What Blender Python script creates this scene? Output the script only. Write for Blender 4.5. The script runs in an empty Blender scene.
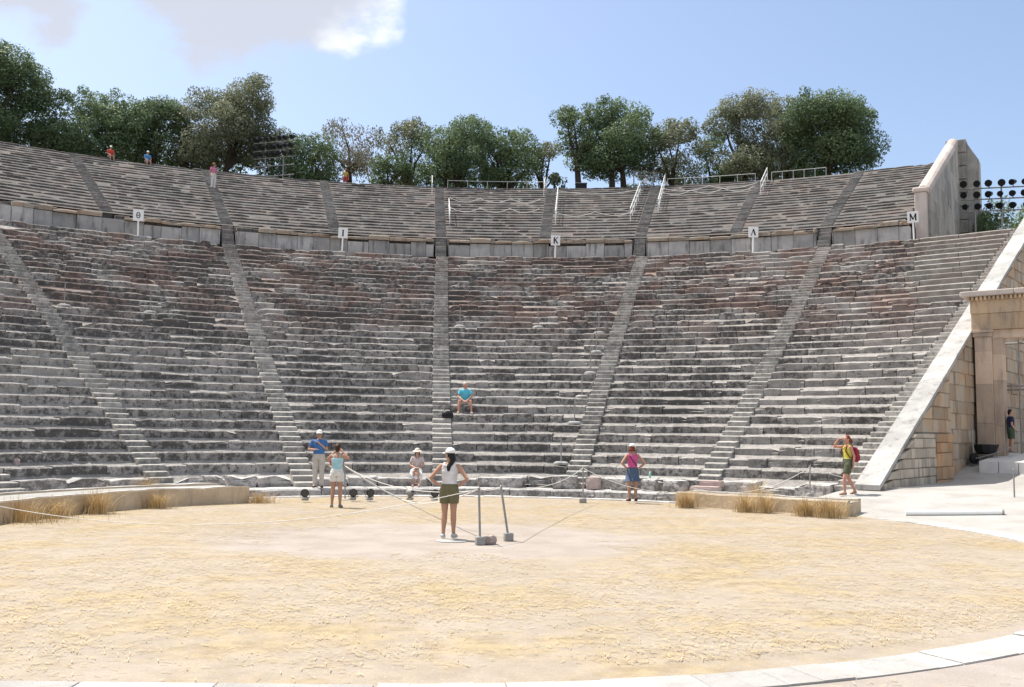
import bpy, bmesh, math, random
import numpy as np
from mathutils import Vector, Matrix, noise as mn

random.seed(7); rng = np.random.default_rng(7)
S = bpy.context.scene
COL = S.collection
R_ = math.radians

# ------------------------------------------------------------------ camera
CAM_R = Vector((0.99993597, -0.00102893, 0.01126928))
CAM_F = Vector((0.0, 0.99584275, 0.09108905))
CAM_U = Vector((-0.01131615, -0.09108324, 0.99577899))
CAM_P = Vector((0, 0, 2.0)); FPX = 981.88
cd = bpy.data.cameras.new("camera"); cam = bpy.data.objects.new("camera", cd); COL.objects.link(cam)
m = Matrix.Identity(4)
for i in range(3):
    m[i][0] = CAM_R[i]; m[i][1] = CAM_U[i]; m[i][2] = -CAM_F[i]; m[i][3] = CAM_P[i]
cam.matrix_world = m
cd.sensor_width = 36; cd.lens = FPX/1024*36; cd.clip_start = .1; cd.clip_end = 6000
S.camera = cam

# ------------------------------------------------------------------ light
SUN_EL, SUN_H = R_(64), Vector((-0.86, 0.51)).normalized()
sun_dir = Vector((SUN_H.x*math.cos(SUN_EL), SUN_H.y*math.cos(SUN_EL), math.sin(SUN_EL)))
w = bpy.data.worlds.new("World"); S.world = w; w.use_nodes = True
nt = w.node_tree; nt.nodes.clear()
def wn(t, **k):
    n = nt.nodes.new(t)
    for a, v in k.items(): setattr(n, a, v)
    return n
out = wn('ShaderNodeOutputWorld'); bg = wn('ShaderNodeBackground')
sky = wn('ShaderNodeTexSky'); sky.sky_type = 'NISHITA'; sky.sun_disc = False
sky.sun_elevation = SUN_EL; sky.sun_rotation = math.atan2(SUN_H.x, SUN_H.y)
sky.air_density = 1.0; sky.dust_density = 3.4; sky.ozone_density = 1.4; sky.altitude = 300
bg.inputs['Strength'].default_value = 0.125
# clouds: a noise field over the sky's directions, thick in the quarter up to the left
tc = wn('ShaderNodeTexCoord'); sep = wn('ShaderNodeSeparateXYZ'); nt.links.new(tc.outputs['Generated'], sep.inputs[0])
def mth(op, a, b=None, c=None, clamp=False):
    n = wn('ShaderNodeMath', operation=op); n.use_clamp = clamp
    for i, v in enumerate((a, b, c)):
        if v is None: continue
        if isinstance(v, (int, float)): n.inputs[i].default_value = v
        else: nt.links.new(v, n.inputs[i])
    return n.outputs[0]
mp = wn('ShaderNodeMapping'); mp.inputs['Scale'].default_value = (1, 1, 1.7); mp.inputs['Location'].default_value = (0.35, .1, .2)
nt.links.new(tc.outputs['Generated'], mp.inputs[0])
nz = wn('ShaderNodeTexNoise'); nz.inputs['Scale'].default_value = 7.5; nz.inputs['Detail'].default_value = 9; nz.inputs['Roughness'].default_value = .55
nt.links.new(mp.outputs[0], nz.inputs['Vector'])
az = mth('DIVIDE', sep.outputs['X'], mth('MAXIMUM', sep.outputs['Y'], 0.05))       # tangent of the azimuth
# height of the cloud bank's lower edge as a curve over the azimuth
crv = wn('ShaderNodeFloatCurve'); cm_ = crv.mapping; cm_.extend = 'HORIZONTAL'
pts_ = [(0.0, .340), (.30, .346), (.36, .350), (.40, .348), (.43, .352), (.455, .375), (.475, .392), (.495, .372), (.51, .360), (.535, .348), (.56, .342), (.60, .350), (.63, .362), (.67, .374), (.70, .382), (.76, .390), (.785, .402), (.80, .50), (1.0, .6)]
c_ = cm_.curves[0]
c_.points[0].location = pts_[0]; c_.points[-1].location = pts_[-1]
for q in pts_[1:-1]: c_.points.new(*q)
cm_.update()
nt.links.new(mth('ADD', az, 0.9), crv.inputs['Value'])
crv.inputs['Factor'].default_value = 1
edge = mth('SUBTRACT', sep.outputs['Z'], crv.outputs['Value'])
val = mth('ADD', mth('MULTIPLY', edge, 5.0), mth('MULTIPLY', mth('SUBTRACT', nz.outputs['Fac'], .5), .80))
mr = wn('ShaderNodeMapRange'); mr.interpolation_type = 'SMOOTHSTEP'
mr.inputs['From Min'].default_value = -.05; mr.inputs['From Max'].default_value = .075; nt.links.new(val, mr.inputs[0])
brt = wn('ShaderNodeMapRange'); brt.interpolation_type = 'SMOOTHSTEP'
brt.inputs['From Min'].default_value = -.20; brt.inputs['From Max'].default_value = -.125; nt.links.new(mth('ADD', az, mth('MULTIPLY', mth('SUBTRACT', nz.outputs['Fac'], .5), .25)), brt.inputs[0])
cc = wn('ShaderNodeMix'); cc.data_type = 'RGBA'
cc.inputs['A'].default_value = (3.2, 3.32, 3.7, 1); cc.inputs['B'].default_value = (5.2, 5.3, 5.4, 1)
nt.links.new(brt.outputs[0], cc.inputs['Factor'])
mx = wn('ShaderNodeMix'); mx.data_type = 'RGBA'
nt.links.new(mth('MULTIPLY', mr.outputs[0], .88), mx.inputs['Factor']); nt.links.new(sky.outputs[0], mx.inputs['A']); nt.links.new(cc.outputs['Result'], mx.inputs['B'])
nt.links.new(mx.outputs['Result'], bg.inputs['Color']); nt.links.new(bg.outputs[0], out.inputs[0])

sl = bpy.data.lights.new("sun", 'SUN'); sl.energy = 4.2; sl.angle = R_(0.55); sl.color = (1, .955, .88)
so = bpy.data.objects.new("sun", sl); COL.objects.link(so)
so.rotation_euler = (-sun_dir).to_track_quat('-Z', 'Y').to_euler(); so.location = (-40, 20, 80)
S.view_settings.view_transform = 'Standard'; S.view_settings.look = 'None'
S.view_settings.gamma = 1; S.view_settings.use_curve_mapping = False; S.view_settings.exposure = 0.80

# ------------------------------------------------------------------ places
OX, OY = -1.3819, 19.7599                # centre of the orchestra ring
EX, EY = -0.8157, 19.0587                # centre of the seat rows
R0, D, Z0, H = 15.18, .742, .54, .3665   # lower rows: radius, depth, height, rise
U0, UD, UZ, UH, UN = 42.2, .742, 14.42, .3425, 20
def pol(r, a, z=0.0): return Vector((EX+r*math.sin(a), EY+r*math.cos(a), z))
def pix(P):
    v = Vector(P)-CAM_P; zz = v.dot(CAM_F)
    return 512+FPX*v.dot(CAM_R)/zz, 343.5-FPX*v.dot(CAM_U)/zz
def ray(x, y): return CAM_F+CAM_R*((x-512)/FPX)-CAM_U*((y-343.5)/FPX)
def gnd(x, y, z=0.0):
    v = ray(x, y); return CAM_P+v*((z-2.0)/v.z)
def dist(x, y, Y):
    v = ray(x, y); return CAM_P+v*(Y/v.y)
def ang_at(px, r, z):                    # angle on the circle r at height z seen at column px
    a, b = -1.2, 1.2
    for _ in range(50):
        c = (a+b)/2
        if pix(pol(r, c, z))[0] < px: a = c
        else: b = c
    return (a+b)/2

# ------------------------------------------------------------------ helpers
class MB:
    def __init__(s): s.v = []; s.f = []; s.t = []
    def add(s, vs, fs, tint=0.5):
        o = len(s.v); s.v += [tuple(p) for p in vs]
        for f in fs: s.f.append(tuple(i+o for i in f)); s.t.append(tint)
    def box(s, c, sx, sy, sz, rz=0.0, tint=.5, bev=0.0, axes=None, jit=0.0):
        c = Vector(c)
        if axes is None: axes = (Vector((math.cos(rz), math.sin(rz), 0)), Vector((-math.sin(rz), math.cos(rz), 0)), Vector((0, 0, 1)))
        X, Y, Z = axes
        def P(x, y, z):
            p = c+X*x+Y*y+Z*z
            if jit: p = p+Vector((random.uniform(-jit, jit), random.uniform(-jit, jit), random.uniform(-jit, jit)))
            return p
        hx, hy, hz = sx/2, sy/2, sz/2
        if bev <= 0:
            vs = [P(x, y, z) for z in (-hz, hz) for (x, y) in ((-hx, -hy), (hx, -hy), (hx, hy), (-hx, hy))]
            s.add(vs, [(3, 2, 1, 0), (4, 5, 6, 7), (0, 1, 5, 4), (1, 2, 6, 5), (2, 3, 7, 6), (3, 0, 4, 7)], tint); return
        b = min(bev, hx*.9, hy*.9, hz*.9); vs = []
        ring = lambda ex, ey: [(-hx+ex, -hy+ey+0), ]
        def octo(i, z):
            return [P(-hx+b+i, -hy+i, z), P(hx-b-i, -hy+i, z), P(hx-i, -hy+b+i, z), P(hx-i, hy-b-i, z), P(hx-b-i, hy-i, z), P(-hx+b+i, hy-i, z), P(-hx+i, hy-b-i, z), P(-hx+i, -hy+b+i, z)]
        rings = [octo(b*.6, -hz), octo(0, -hz+b), octo(0, hz-b), octo(b*.6, hz)]
        for r in rings: vs += r
        fs = [tuple(range(7, -1, -1)), tuple(range(24, 32))]
        for k in range(3):
            for i in range(8): fs.append((k*8+i, k*8+(i+1) % 8, k*8+8+(i+1) % 8, k*8+8+i))
        s.add(vs, fs, tint)
    def tube(s, pts, rad, n=8, tint=.5, cap=True):
        pts = [Vector(p) for p in pts]
        if isinstance(rad, (int, float)): rad = [rad]*len(pts)
        vs = []; pu = None
        for i, p in enumerate(pts):
            t = (pts[min(i+1, len(pts)-1)]-pts[max(i-1, 0)]).normalized()
            u = pu if pu is not None else (Vector((0, 0, 1)) if abs(t.z) < .9 else Vector((1, 0, 0)))
            u = (u-t*u.dot(t)).normalized(); pu = u; b = t.cross(u)
            for k in range(n):
                a = 2*math.pi*k/n; vs.append(p+(u*math.cos(a)+b*math.sin(a))*rad[i])
        fs = [(i*n+k, i*n+(k+1) % n, (i+1)*n+(k+1) % n, (i+1)*n+k) for i in range(len(pts)-1) for k in range(n)]
        if cap: fs += [tuple(range(n-1, -1, -1)), tuple(range((len(pts)-1)*n, len(pts)*n))]
        s.add(vs, fs, tint)
    def ell(s, c, r, n=12, mrings=8, M=None, tint=.5):
        c = Vector(c); vs = []; fs = []
        for i in range(1, mrings):
            th = math.pi*i/mrings
            for k in range(n):
                a = 2*math.pi*k/n
                p = Vector((r[0]*math.sin(th)*math.cos(a), r[1]*math.sin(th)*math.sin(a), r[2]*math.cos(th)))
                vs.append(c+(M @ p if M else p))
        tp = Vector((0, 0, r[2])); bt = Vector((0, 0, -r[2]))
        vs.append(c+(M @ tp if M else tp)); vs.append(c+(M @ bt if M else bt)); T = len(vs)-2
        for k in range(n):
            fs.append((T, k, (k+1) % n)); o = (mrings-2)*n; fs.append((o+(k+1) % n, o+k, T+1))
        for i in range(mrings-2):
            for k in range(n): fs.append((i*n+k, (i+1)*n+k, (i+1)*n+(k+1) % n, i*n+(k+1) % n))
        s.add(vs, fs, tint)
    def loft(s, secs, n=18, cap=True, tint=.5):     # secs: (centre, X half axis vector, Y half axis vector)
        vs = []
        for c, X, Y in secs:
            c, X, Y = Vector(c), Vector(X), Vector(Y)
            for k in range(n):
                a = 2*math.pi*k/n; vs.append(c+X*math.cos(a)+Y*math.sin(a))
        L = len(secs)
        fs = [(i*n+k, i*n+(k+1) % n, (i+1)*n+(k+1) % n, (i+1)*n+k) for i in range(L-1) for k in range(n)]
        if cap: fs += [tuple(range(n-1, -1, -1)), tuple(range((L-1)*n, L*n))]
        s.add(vs, fs, tint)
    def mesh(s, name):
        me = bpy.data.meshes.new(name); me.from_pydata(s.v, [], s.f)
        a = me.attributes.new('tint', 'FLOAT', 'FACE'); a.data.foreach_set('value', np.array(s.t, dtype=np.float32))
        return me
    def build(s, name, mat, parent=None, smooth=False, origin=None):
        me = s.mesh(name); o = bpy.data.objects.new(name, me); COL.objects.link(o); me.materials.append(mat)
        if smooth: me.polygons.foreach_set('use_smooth', [True]*len(me.polygons))
        if origin is not None:
            me.transform(Matrix.Translation(-Vector(origin))); o.location = origin
        if parent: o.parent = parent
        return o

def thing(name, label, cat, loc=(0, 0, 0), rz=0.0, group=None):
    o = bpy.data.objects.new(name, None); COL.objects.link(o); o.location = loc; o.rotation_euler = (0, 0, rz)
    o.empty_display_size = .2
    return tag(o, label, cat, group)
def tag(o, label, cat, group=None, kind=None):
    if label: o['label'] = label
    if cat: o['category'] = cat
    if group: o['group'] = group
    if kind: o['kind'] = kind
    return o
def struct(o, kind='structure'): o['kind'] = kind; return o

# ------------------------------------------------------------------ materials
def mat(name, col, rough=.8, bump=0.0, bscale=30.0, var=.0, vscale=6.0, metal=0.0, tintamt=0.0, col2=None, spec=.25):
    M = bpy.data.materials.new(name); M.use_nodes = True; t = M.node_tree; b = t.nodes['Principled BSDF']
    b.inputs['Roughness'].default_value = rough; b.inputs['Metallic'].default_value = metal
    b.inputs['Specular IOR Level'].default_value = spec
    g = t.nodes.new('ShaderNodeNewGeometry')
    src = None
    c2 = col2 if col2 else tuple(max(0, c*(1-var)) for c in col)
    n = t.nodes.new('ShaderNodeTexNoise'); n.inputs['Scale'].default_value = vscale; n.inputs['Detail'].default_value = 6
    t.links.new(g.outputs['Position'], n.inputs['Vector'])
    r = t.nodes.new('ShaderNodeMapRange'); r.inputs['From Min'].default_value = .35; r.inputs['From Max'].default_value = .65
    t.links.new(n.outputs['Fac'], r.inputs[0])
    x = t.nodes.new('ShaderNodeMix'); x.data_type = 'RGBA'; x.inputs['A'].default_value = (*col, 1); x.inputs['B'].default_value = (*c2, 1)
    t.links.new(r.outputs[0], x.inputs['Factor']); src = x.outputs['Result']
    if tintamt:
        a = t.nodes.new('ShaderNodeAttribute'); a.attribute_name = 'tint'
        r2 = t.nodes.new('ShaderNodeMapRange'); r2.inputs['To Min'].default_value = 1-tintamt; r2.inputs['To Max'].default_value = 1+tintamt
        t.links.new(a.outputs['Fac'], r2.inputs[0])
        h = t.nodes.new('ShaderNodeVectorMath'); h.operation = 'SCALE'
        t.links.new(src, h.inputs[0]); t.links.new(r2.outputs[0], h.inputs['Scale']); src = h.outputs[0]
    t.links.new(src, b.inputs['Base Color'])
    if bump:
        n2 = t.nodes.new('ShaderNodeTexNoise'); n2.inputs['Scale'].default_value = bscale; n2.inputs['Detail'].default_value = 6
        t.links.new(g.outputs['Position'], n2.inputs['Vector'])
        bp = t.nodes.new('ShaderNodeBump'); bp.inputs['Strength'].default_value = bump; bp.inputs['Distance'].default_value = .03
        t.links.new(n2.outputs['Fac'], bp.inputs['Height']); t.links.new(bp.outputs[0], b.inputs['Normal'])
    return M

class NG:
    """tiny node graph writer"""
    def __init__(s, name):
        s.M = bpy.data.materials.new(name); s.M.use_nodes = True; s.t = s.M.node_tree
        s.b = s.t.nodes['Principled BSDF']; s.g = s.n('ShaderNodeNewGeometry'); s.pos = s.g.outputs['Position']
        s.b.inputs['Specular IOR Level'].default_value = .2; s.b.inputs['Roughness'].default_value = .85
    def n(s, t, **k):
        n = s.t.nodes.new(t)
        for a, v in k.items(): setattr(n, a, v)
        return n
    def L(s, a, b): s.t.links.new(a, b)
    def noise(s, scale, detail=6, rough=.55, stretch=None, off=(0, 0, 0)):
        n = s.n('ShaderNodeTexNoise'); n.inputs['Scale'].default_value = scale; n.inputs['Detail'].default_value = detail; n.inputs['Roughness'].default_value = rough
        m = s.n('ShaderNodeMapping'); m.inputs['Location'].default_value = off
        if stretch: m.inputs['Scale'].default_value = stretch
        s.L(s.pos, m.inputs[0]); s.L(m.outputs[0], n.inputs['Vector']); return n.outputs['Fac']
    def step(s, x, a, b, lo=0.0, hi=1.0):
        r = s.n('ShaderNodeMapRange'); r.interpolation_type = 'SMOOTHSTEP'
        for k, v in (('From Min', a), ('From Max', b), ('To Min', lo), ('To Max', hi)): r.inputs[k].default_value = v
        s.L(x, r.inputs[0]); return r.outputs[0]
    def m(s, op, a, b=None, clamp=False):
        n = s.n('ShaderNodeMath', operation=op); n.use_clamp = clamp
        for i, v in enumerate((a, b)):
            if v is None: continue
            if isinstance(v, (int, float)): n.inputs[i].default_value = v
            else: s.L(v, n.inputs[i])
        return n.outputs[0]
    def mix(s, f, a, b):
        x = s.n('ShaderNodeMix'); x.data_type = 'RGBA'
        for k, v in (('A', a), ('B', b)):
            if isinstance(v, tuple): x.inputs[k].default_value = (*v, 1)
            else: s.L(v, x.inputs[k])
        if isinstance(f, (int, float)): x.inputs['Factor'].default_value = f
        else: s.L(f, x.inputs['Factor'])
        return x.outputs['Result']
    def scale(s, c, f):
        h = s.n('ShaderNodeVectorMath', operation='SCALE'); s.L(c, h.inputs[0])
        if isinstance(f, (int, float)): h.inputs['Scale'].default_value = f
        else: s.L(f, h.inputs['Scale'])
        return h.outputs[0]
    def attr(s, name):
        a = s.n('ShaderNodeAttribute'); a.attribute_name = name; return a.outputs['Fac']
    def bump(s, hgt, st=.5, d=.03):
        b = s.n('ShaderNodeBump'); b.inputs['Strength'].default_value = st; b.inputs['Distance'].default_value = d
        s.L(hgt, b.inputs['Height']); s.L(b.outputs[0], s.b.inputs['Normal'])
    def done(s, c): s.L(c, s.b.inputs['Base Color']); return s.M

def seat_stone(name, lichen=1.0, red=1.0, base=(.385, .36, .335), fl=1.06):
    g = NG(name)
    z = g.n('ShaderNodeSeparateXYZ'); g.L(g.pos, z.inputs[0]); zz = z.outputs['Z']; xx = z.outputs['X']
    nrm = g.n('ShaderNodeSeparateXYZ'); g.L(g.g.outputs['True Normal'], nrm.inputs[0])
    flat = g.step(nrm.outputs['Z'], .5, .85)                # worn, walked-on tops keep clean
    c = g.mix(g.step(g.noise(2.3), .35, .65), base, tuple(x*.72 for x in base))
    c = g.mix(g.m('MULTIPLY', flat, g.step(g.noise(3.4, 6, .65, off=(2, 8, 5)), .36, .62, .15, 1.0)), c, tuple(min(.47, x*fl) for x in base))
    c = g.scale(c, g.step(g.attr('tint'), 0, 1, .84, 1.15))
    big = g.noise(.22, 4, .6); big2 = g.noise(.5, 4, .6, off=(31, 7, 3))
    redm = g.m('MULTIPLY', g.m('MULTIPLY', g.step(zz, 5.2, 8.5), g.step(big2, .40, .62)), .75*red)
    c = g.mix(redm, c, (.22, .135, .105))
    # dark lichen on the faces nobody walks on
    th = g.m('ADD', g.m('ADD', g.m('MULTIPLY', g.noise(5.0, 7, .65), .62), g.m('MULTIPLY', g.noise(15.0, 7, .78, off=(3, 3, 8)), .42)), g.m('MULTIPLY', g.m('SUBTRACT', big, .5), .40))
    th = g.m('ADD', th, g.m('MULTIPLY', g.m('SUBTRACT', g.attr('tint'), .5), -.06))
    th = g.m('SUBTRACT', th, g.m('MULTIPLY', g.step(xx, 9, 15), .055))  # less lichen towards the right: paleness of sun-grazed risers put into the colour
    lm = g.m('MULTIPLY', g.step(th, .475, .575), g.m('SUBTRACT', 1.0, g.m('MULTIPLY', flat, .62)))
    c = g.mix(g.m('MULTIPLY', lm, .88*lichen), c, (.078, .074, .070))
    pal = g.m('MULTIPLY', g.step(g.noise(3.1, 8, .7, off=(11, 5, 9)), .60, .72), .45)
    c = g.mix(pal, c, (.45, .43, .40))
    sp = g.step(g.noise(24, 5, .75), .53, .62)
    c = g.mix(g.m('MULTIPLY', sp, .6*lichen), c, (.07, .066, .06))
    h = g.m('ADD', g.noise(9, 8, .7), g.m('MULTIPLY', g.noise(40, 4, .6), .4)); g.bump(h, .8, .05)
    return g.done(c)

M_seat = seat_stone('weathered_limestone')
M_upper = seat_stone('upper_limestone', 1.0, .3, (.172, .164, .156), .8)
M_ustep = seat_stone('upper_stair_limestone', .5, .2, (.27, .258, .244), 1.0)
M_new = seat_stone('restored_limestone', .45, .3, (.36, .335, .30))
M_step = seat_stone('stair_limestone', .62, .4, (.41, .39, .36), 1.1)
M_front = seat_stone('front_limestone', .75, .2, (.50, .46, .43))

def wall_stone(name, a, b, dark=.5, streak=1.0):
    g = NG(name)
    c = g.mix(g.step(g.noise(1.3), .35, .65), a, b)
    c = g.scale(c, g.step(g.attr('tint'), 0, 1, .80, 1.18))
    st = g.noise(2.2, 8, .65, stretch=(1.6, 1.6, .25))
    c = g.mix(g.m('MULTIPLY', g.step(st, .50, .68), dark), c, (.07, .065, .06))
    c = g.mix(g.m('MULTIPLY', g.step(g.noise(7, 6, .7), .58, .7), .35), c, (.5, .42, .33))
    g.bump(g.m('ADD', g.noise(8, 8, .7), g.m('MULTIPLY', g.noise(45), .3)), .7, .05)
    return g.done(c)
M_ortho = wall_stone('walkway_slab', (.42, .405, .39), (.33, .32, .31), .65)
M_cap = wall_stone('walkway_cap', (.33, .245, .18), (.33, .29, .24), .5)
M_ashlar = wall_stone('tan_ashlar', (.44, .30, .19), (.40, .34, .27), .45)
M_greyash = wall_stone('grey_ashlar', (.50, .43, .34), (.42, .365, .30), .4)
M_orange = wall_stone('orange_ashlar', (.48, .28, .15), (.40, .28, .18), .3)
M_gate = wall_stone('gate_limestone', (.60, .46, .345), (.52, .40, .31), .3)
M_gate2 = wall_stone('entablature_limestone', (.58, .42, .27), (.50, .38, .27), .35)
M_coping = wall_stone('pale_coping', (.435, .425, .41), (.355, .345, .33), .35)
M_endwall = wall_stone('plain_endwall', (.40, .375, .335), (.32, .305, .28), .45)
M_endcope = wall_stone('pinkish_coping', (.58, .50, .45), (.50, .44, .40), .2)
M_ring = wall_stone('ring_limestone', (.51, .495, .475), (.44, .42, .395), .15)
M_trough = wall_stone('sandy_trough', (.62, .49, .34), (.52, .40, .275), .3)
M_white = mat('white_paint', (.80, .80, .78), .55, var=.06)
M_grayp = mat('grey_metal', (.33, .32, .31), .5, var=.2, metal=.3)
M_rail = mat('pale_rail', (.72, .72, .70), .5, var=.1)
M_black = mat('black_paint', (.012, .012, .014), .45, var=.2)
M_glass = mat('lamp_glass', (.03, .035, .04), .08, spec=.6)
M_conc = mat('concrete', (.36, .35, .33), .9, .3, 40, .25, 9)
M_rope = mat('white_rope', (.74, .71, .66), .9, .2, 90, .15, 40)
M_letter = mat('black_letter', (.02, .02, .022), .6)
M_bark = mat('bark', (.085, .066, .05), .95, .7, 14, .45, 5)
M_pboard = mat('pale_board', (.66, .64, .61), .8, .1, 30, .12, 3)

def leaf_mat(name, a, b, dry=(.16, .17, .085)):
    g = NG(name); t = g.attr('tint')
    c = g.mix(t, a, b); c = g.mix(g.step(g.noise(.8, 3), .45, .7, 0, .22), c, dry)
    g.b.inputs['Roughness'].default_value = .55; g.b.inputs['Specular IOR Level'].default_value = .3
    tr = g.n('ShaderNodeBsdfTranslucent'); g.L(g.scale(c, 1.5), tr.inputs['Color'])
    ms = g.n('ShaderNodeMixShader'); ms.inputs[0].default_value = .3
    o = [n for n in g.t.nodes if n.type == 'OUTPUT_MATERIAL'][0]
    g.L(g.b.outputs[0], ms.inputs[1]); g.L(tr.outputs[0], ms.inputs[2]); g.L(ms.outputs[0], o.inputs[0])
    return g.done(c)
M_leafd = leaf_mat('dark_leaf', (.055, .094, .046), (.150, .206, .096))
M_leafm = leaf_mat('mid_leaf', (.066, .108, .054), (.175, .238, .112))
M_leafo = leaf_mat('olive_leaf', (.105, .122, .075), (.235, .250, .155))
M_leafg = leaf_mat('grey_leaf', (.15, .14, .10), (.24, .22, .16))

# ------------------------------------------------------------------ ground
WS = Vector((10.37, 29.46)); WU = Vector((.6195, .785)).normalized(); WNn = Vector((WU.y, -WU.x))   # parapet line: start, direction, outward normal
def smooth(x): x = max(0, min(1, x)); return x*x*(3-2*x)
def gz(x, y):
    """ground height: level orchestra, gravel rising to the gateway on the right"""
    rO = math.hypot(x-OX, y-OY); a = (x-WS.x)*WU.x+(y-WS.y)*WU.y; b = (x-WS.x)*WNn.x+(y-WS.y)*WNn.y
    z = 0.0
    sd = smooth((b+3.5)/3.5)
    up = .50*smooth((a+5.5)/6.5)+.62*smooth((a-6.5)/4.5)+.25*smooth((a-11)/4)
    z += up*sd*(1-smooth((b-9)/14)*.6)
    ph = math.atan2(x-EX, y-EY); rE = math.hypot(x-EX, y-EY)
    if rO > 11.95 and b < -.2 and -1.75 < ph < 1.05 : z = z*smooth((b+2.5)/2.3)-.16*smooth((rO-11.9)/.15)*(1-smooth((b+2.5)/2.3))
    return z
gm = MB()
radii = [0, .8]+[1.6+.55*i for i in range(18)]+[11.6, 11.9, 12.0, 12.1, 12.4, 12.8, 13.2, 13.6, 14.0, 14.5, 15]+[16+i for i in range(30)]+[50, 60, 80, 120, 200, 400, 800, 1600, 3500]
NA = 240
vs = []
for r in radii:
    for k in range(NA):
        a = 2*math.pi*k/NA; x, y = OX+r*math.sin(a), OY+r*math.cos(a)
        vs.append((x, y, gz(x, y)+ (0.012*mn.noise((x*.6, y*.6, 3)) if r < 11.7 else 0)))
fs = [(i*NA+k, i*NA+(k+1) % NA, (i+1)*NA+(k+1) % NA, (i+1)*NA+k) for i in range(len(radii)-1) for k in range(NA)]
fs = [tuple(reversed(f)) for f in fs]
gm.add(vs, fs)
g = NG('dry_ground')
sx = g.n('ShaderNodeSeparateXYZ'); g.L(g.pos, sx.inputs[0])
def radial(cx, cy, kx=1.0, ky=1.0):
    dx = g.m('MULTIPLY', g.m('SUBTRACT', sx.outputs['X'], cx), kx); dy = g.m('MULTIPLY', g.m('SUBTRACT', sx.outputs['Y'], cy), ky)
    return g.m('SQRT', g.m('ADD', g.m('MULTIPLY', dx, dx), g.m('MULTIPLY', dy, dy)))
wob = g.m('MULTIPLY', g.m('SUBTRACT', g.noise(.9, 6), .5), 2.6)
inring = g.step(radial(OX, OY), 11.5, 11.3)
nearl = g.m('MULTIPLY', g.m('MULTIPLY', g.step(sx.outputs['X'], -1.0, -1.1), g.step(sx.outputs['Y'], 7.9, 7.95)), g.step(sx.outputs['Y'], 17.0, 16.9))
inring = g.m('MAXIMUM', g.m('MAXIMUM', inring, nearl), g.m('MULTIPLY', g.step(radial(OX, OY), 11.85, 11.8), g.step(sx.outputs['Y'], 10.5, 10.2)))
dirt = g.mix(g.step(g.noise(1.1), .35, .65), (.36, .318, .29), (.31, .268, .24))
strawc = g.mix(g.step(g.noise(3.2, 8, .7), .38, .64), (.375, .298, .185), (.265, .208, .130))
bare = g.step(g.m('ADD', radial(-1.6, 18.7, .72, 1.0), wob), 3.5, 2.5)            # trodden patch round the centre stone
patch = g.step(g.m('ADD', g.noise(.45, 5, .6), g.m('MULTIPLY', g.noise(2.5, 6, .7), .5)), .58, .84)
strawm = g.m('MULTIPLY', g.m('SUBTRACT', 1.0, g.m('MULTIPLY', bare, .88)), g.m('SUBTRACT', 1.0, g.m('MULTIPLY', patch, .62)))
inside = g.mix(strawm, dirt, strawc)
outside = g.mix(g.step(g.noise(.8, 7, .65), .4, .7), (.39, .378, .362), (.315, .298, .278))
outside = g.mix(g.step(sx.outputs['Y'], 20.0, 14.0), outside, dirt)
c = g.mix(inring, outside, inside)
c = g.mix(g.step(g.noise(46, 4, .7), .5, .68, 0, .5), c, (.20, .16, .115))
c = g.mix(g.step(g.noise(.35, 5, .6, off=(4, 9, 2)), .5, .72, 0, .35), c, (.25, .215, .175))
c = g.mix(g.step(g.noise(21, 5, .7, off=(7, 1, 2)), .56, .68, 0, .5), c, (.46, .41, .33))
g.bump(g.m('ADD', g.noise(14, 8, .75), g.m('MULTIPLY', g.noise(90, 3), .5)), .22, .03)
M_ground = g.done(c)
ground = struct(gm.build('ground', M_ground, smooth=True))

# straw lying on the orchestra floor: too many stalks to count
def straw():
    N = 120000
    r = 11.25*np.sqrt(rng.random(N)); a = rng.random(N)*2*np.pi
    x = OX+r*np.sin(a); y = OY+r*np.cos(a)
    x2 = rng.uniform(-9, -1.2, 5200); y2 = rng.uniform(8.0, 13, 5200); o2 = np.hypot(x2-OX, y2-OY) > 11.2
    x3 = rng.uniform(-1, 9, 4500); y3 = rng.uniform(7, 13, 4500); o3 = (np.hypot(x3-OX, y3-OY) > 12.3) & (rng.random(4500) < .45)
    x = np.concatenate([x, x2[o2], x3[o3]]); y = np.concatenate([y, y2[o2], y3[o3]])
    keep = np.array([(mn.noise((xx*.55, yy*.55, 1.5))+.6*mn.noise((xx*1.9, yy*1.9, 8))) for xx, yy in zip(x, y)])
    bare = np.hypot((x+1.2)*.72, y-18.9)+keep*1.5
    k = (keep+rng.normal(0, .45, len(x)) > -.15) & ((bare > 2.9) | (rng.random(len(x)) < .06)); x = x[k]; y = y[k]; n = len(x)
    L = rng.uniform(.03, .11, n); W = rng.uniform(.002, .0042, n); th = rng.random(n)*2*np.pi; tl = rng.uniform(-.06, .06, n)
    d = np.stack([np.cos(th), np.sin(th), tl], 1); s = np.stack([-np.sin(th), np.cos(th), np.zeros(n)], 1)
    c = np.stack([x, y, np.where(True, .014, 0)+rng.random(n)*.010], 1)
    V = np.stack([c-d*L[:, None]/2-s*W[:, None], c+d*L[:, None]/2-s*W[:, None], c+d*L[:, None]/2+s*W[:, None], c-d*L[:, None]/2+s*W[:, None]], 1).reshape(-1, 3)
    me = quads('straw', V, rng.random(n))
    o = bpy.data.objects.new('straw', me); COL.objects.link(o); return o
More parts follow.
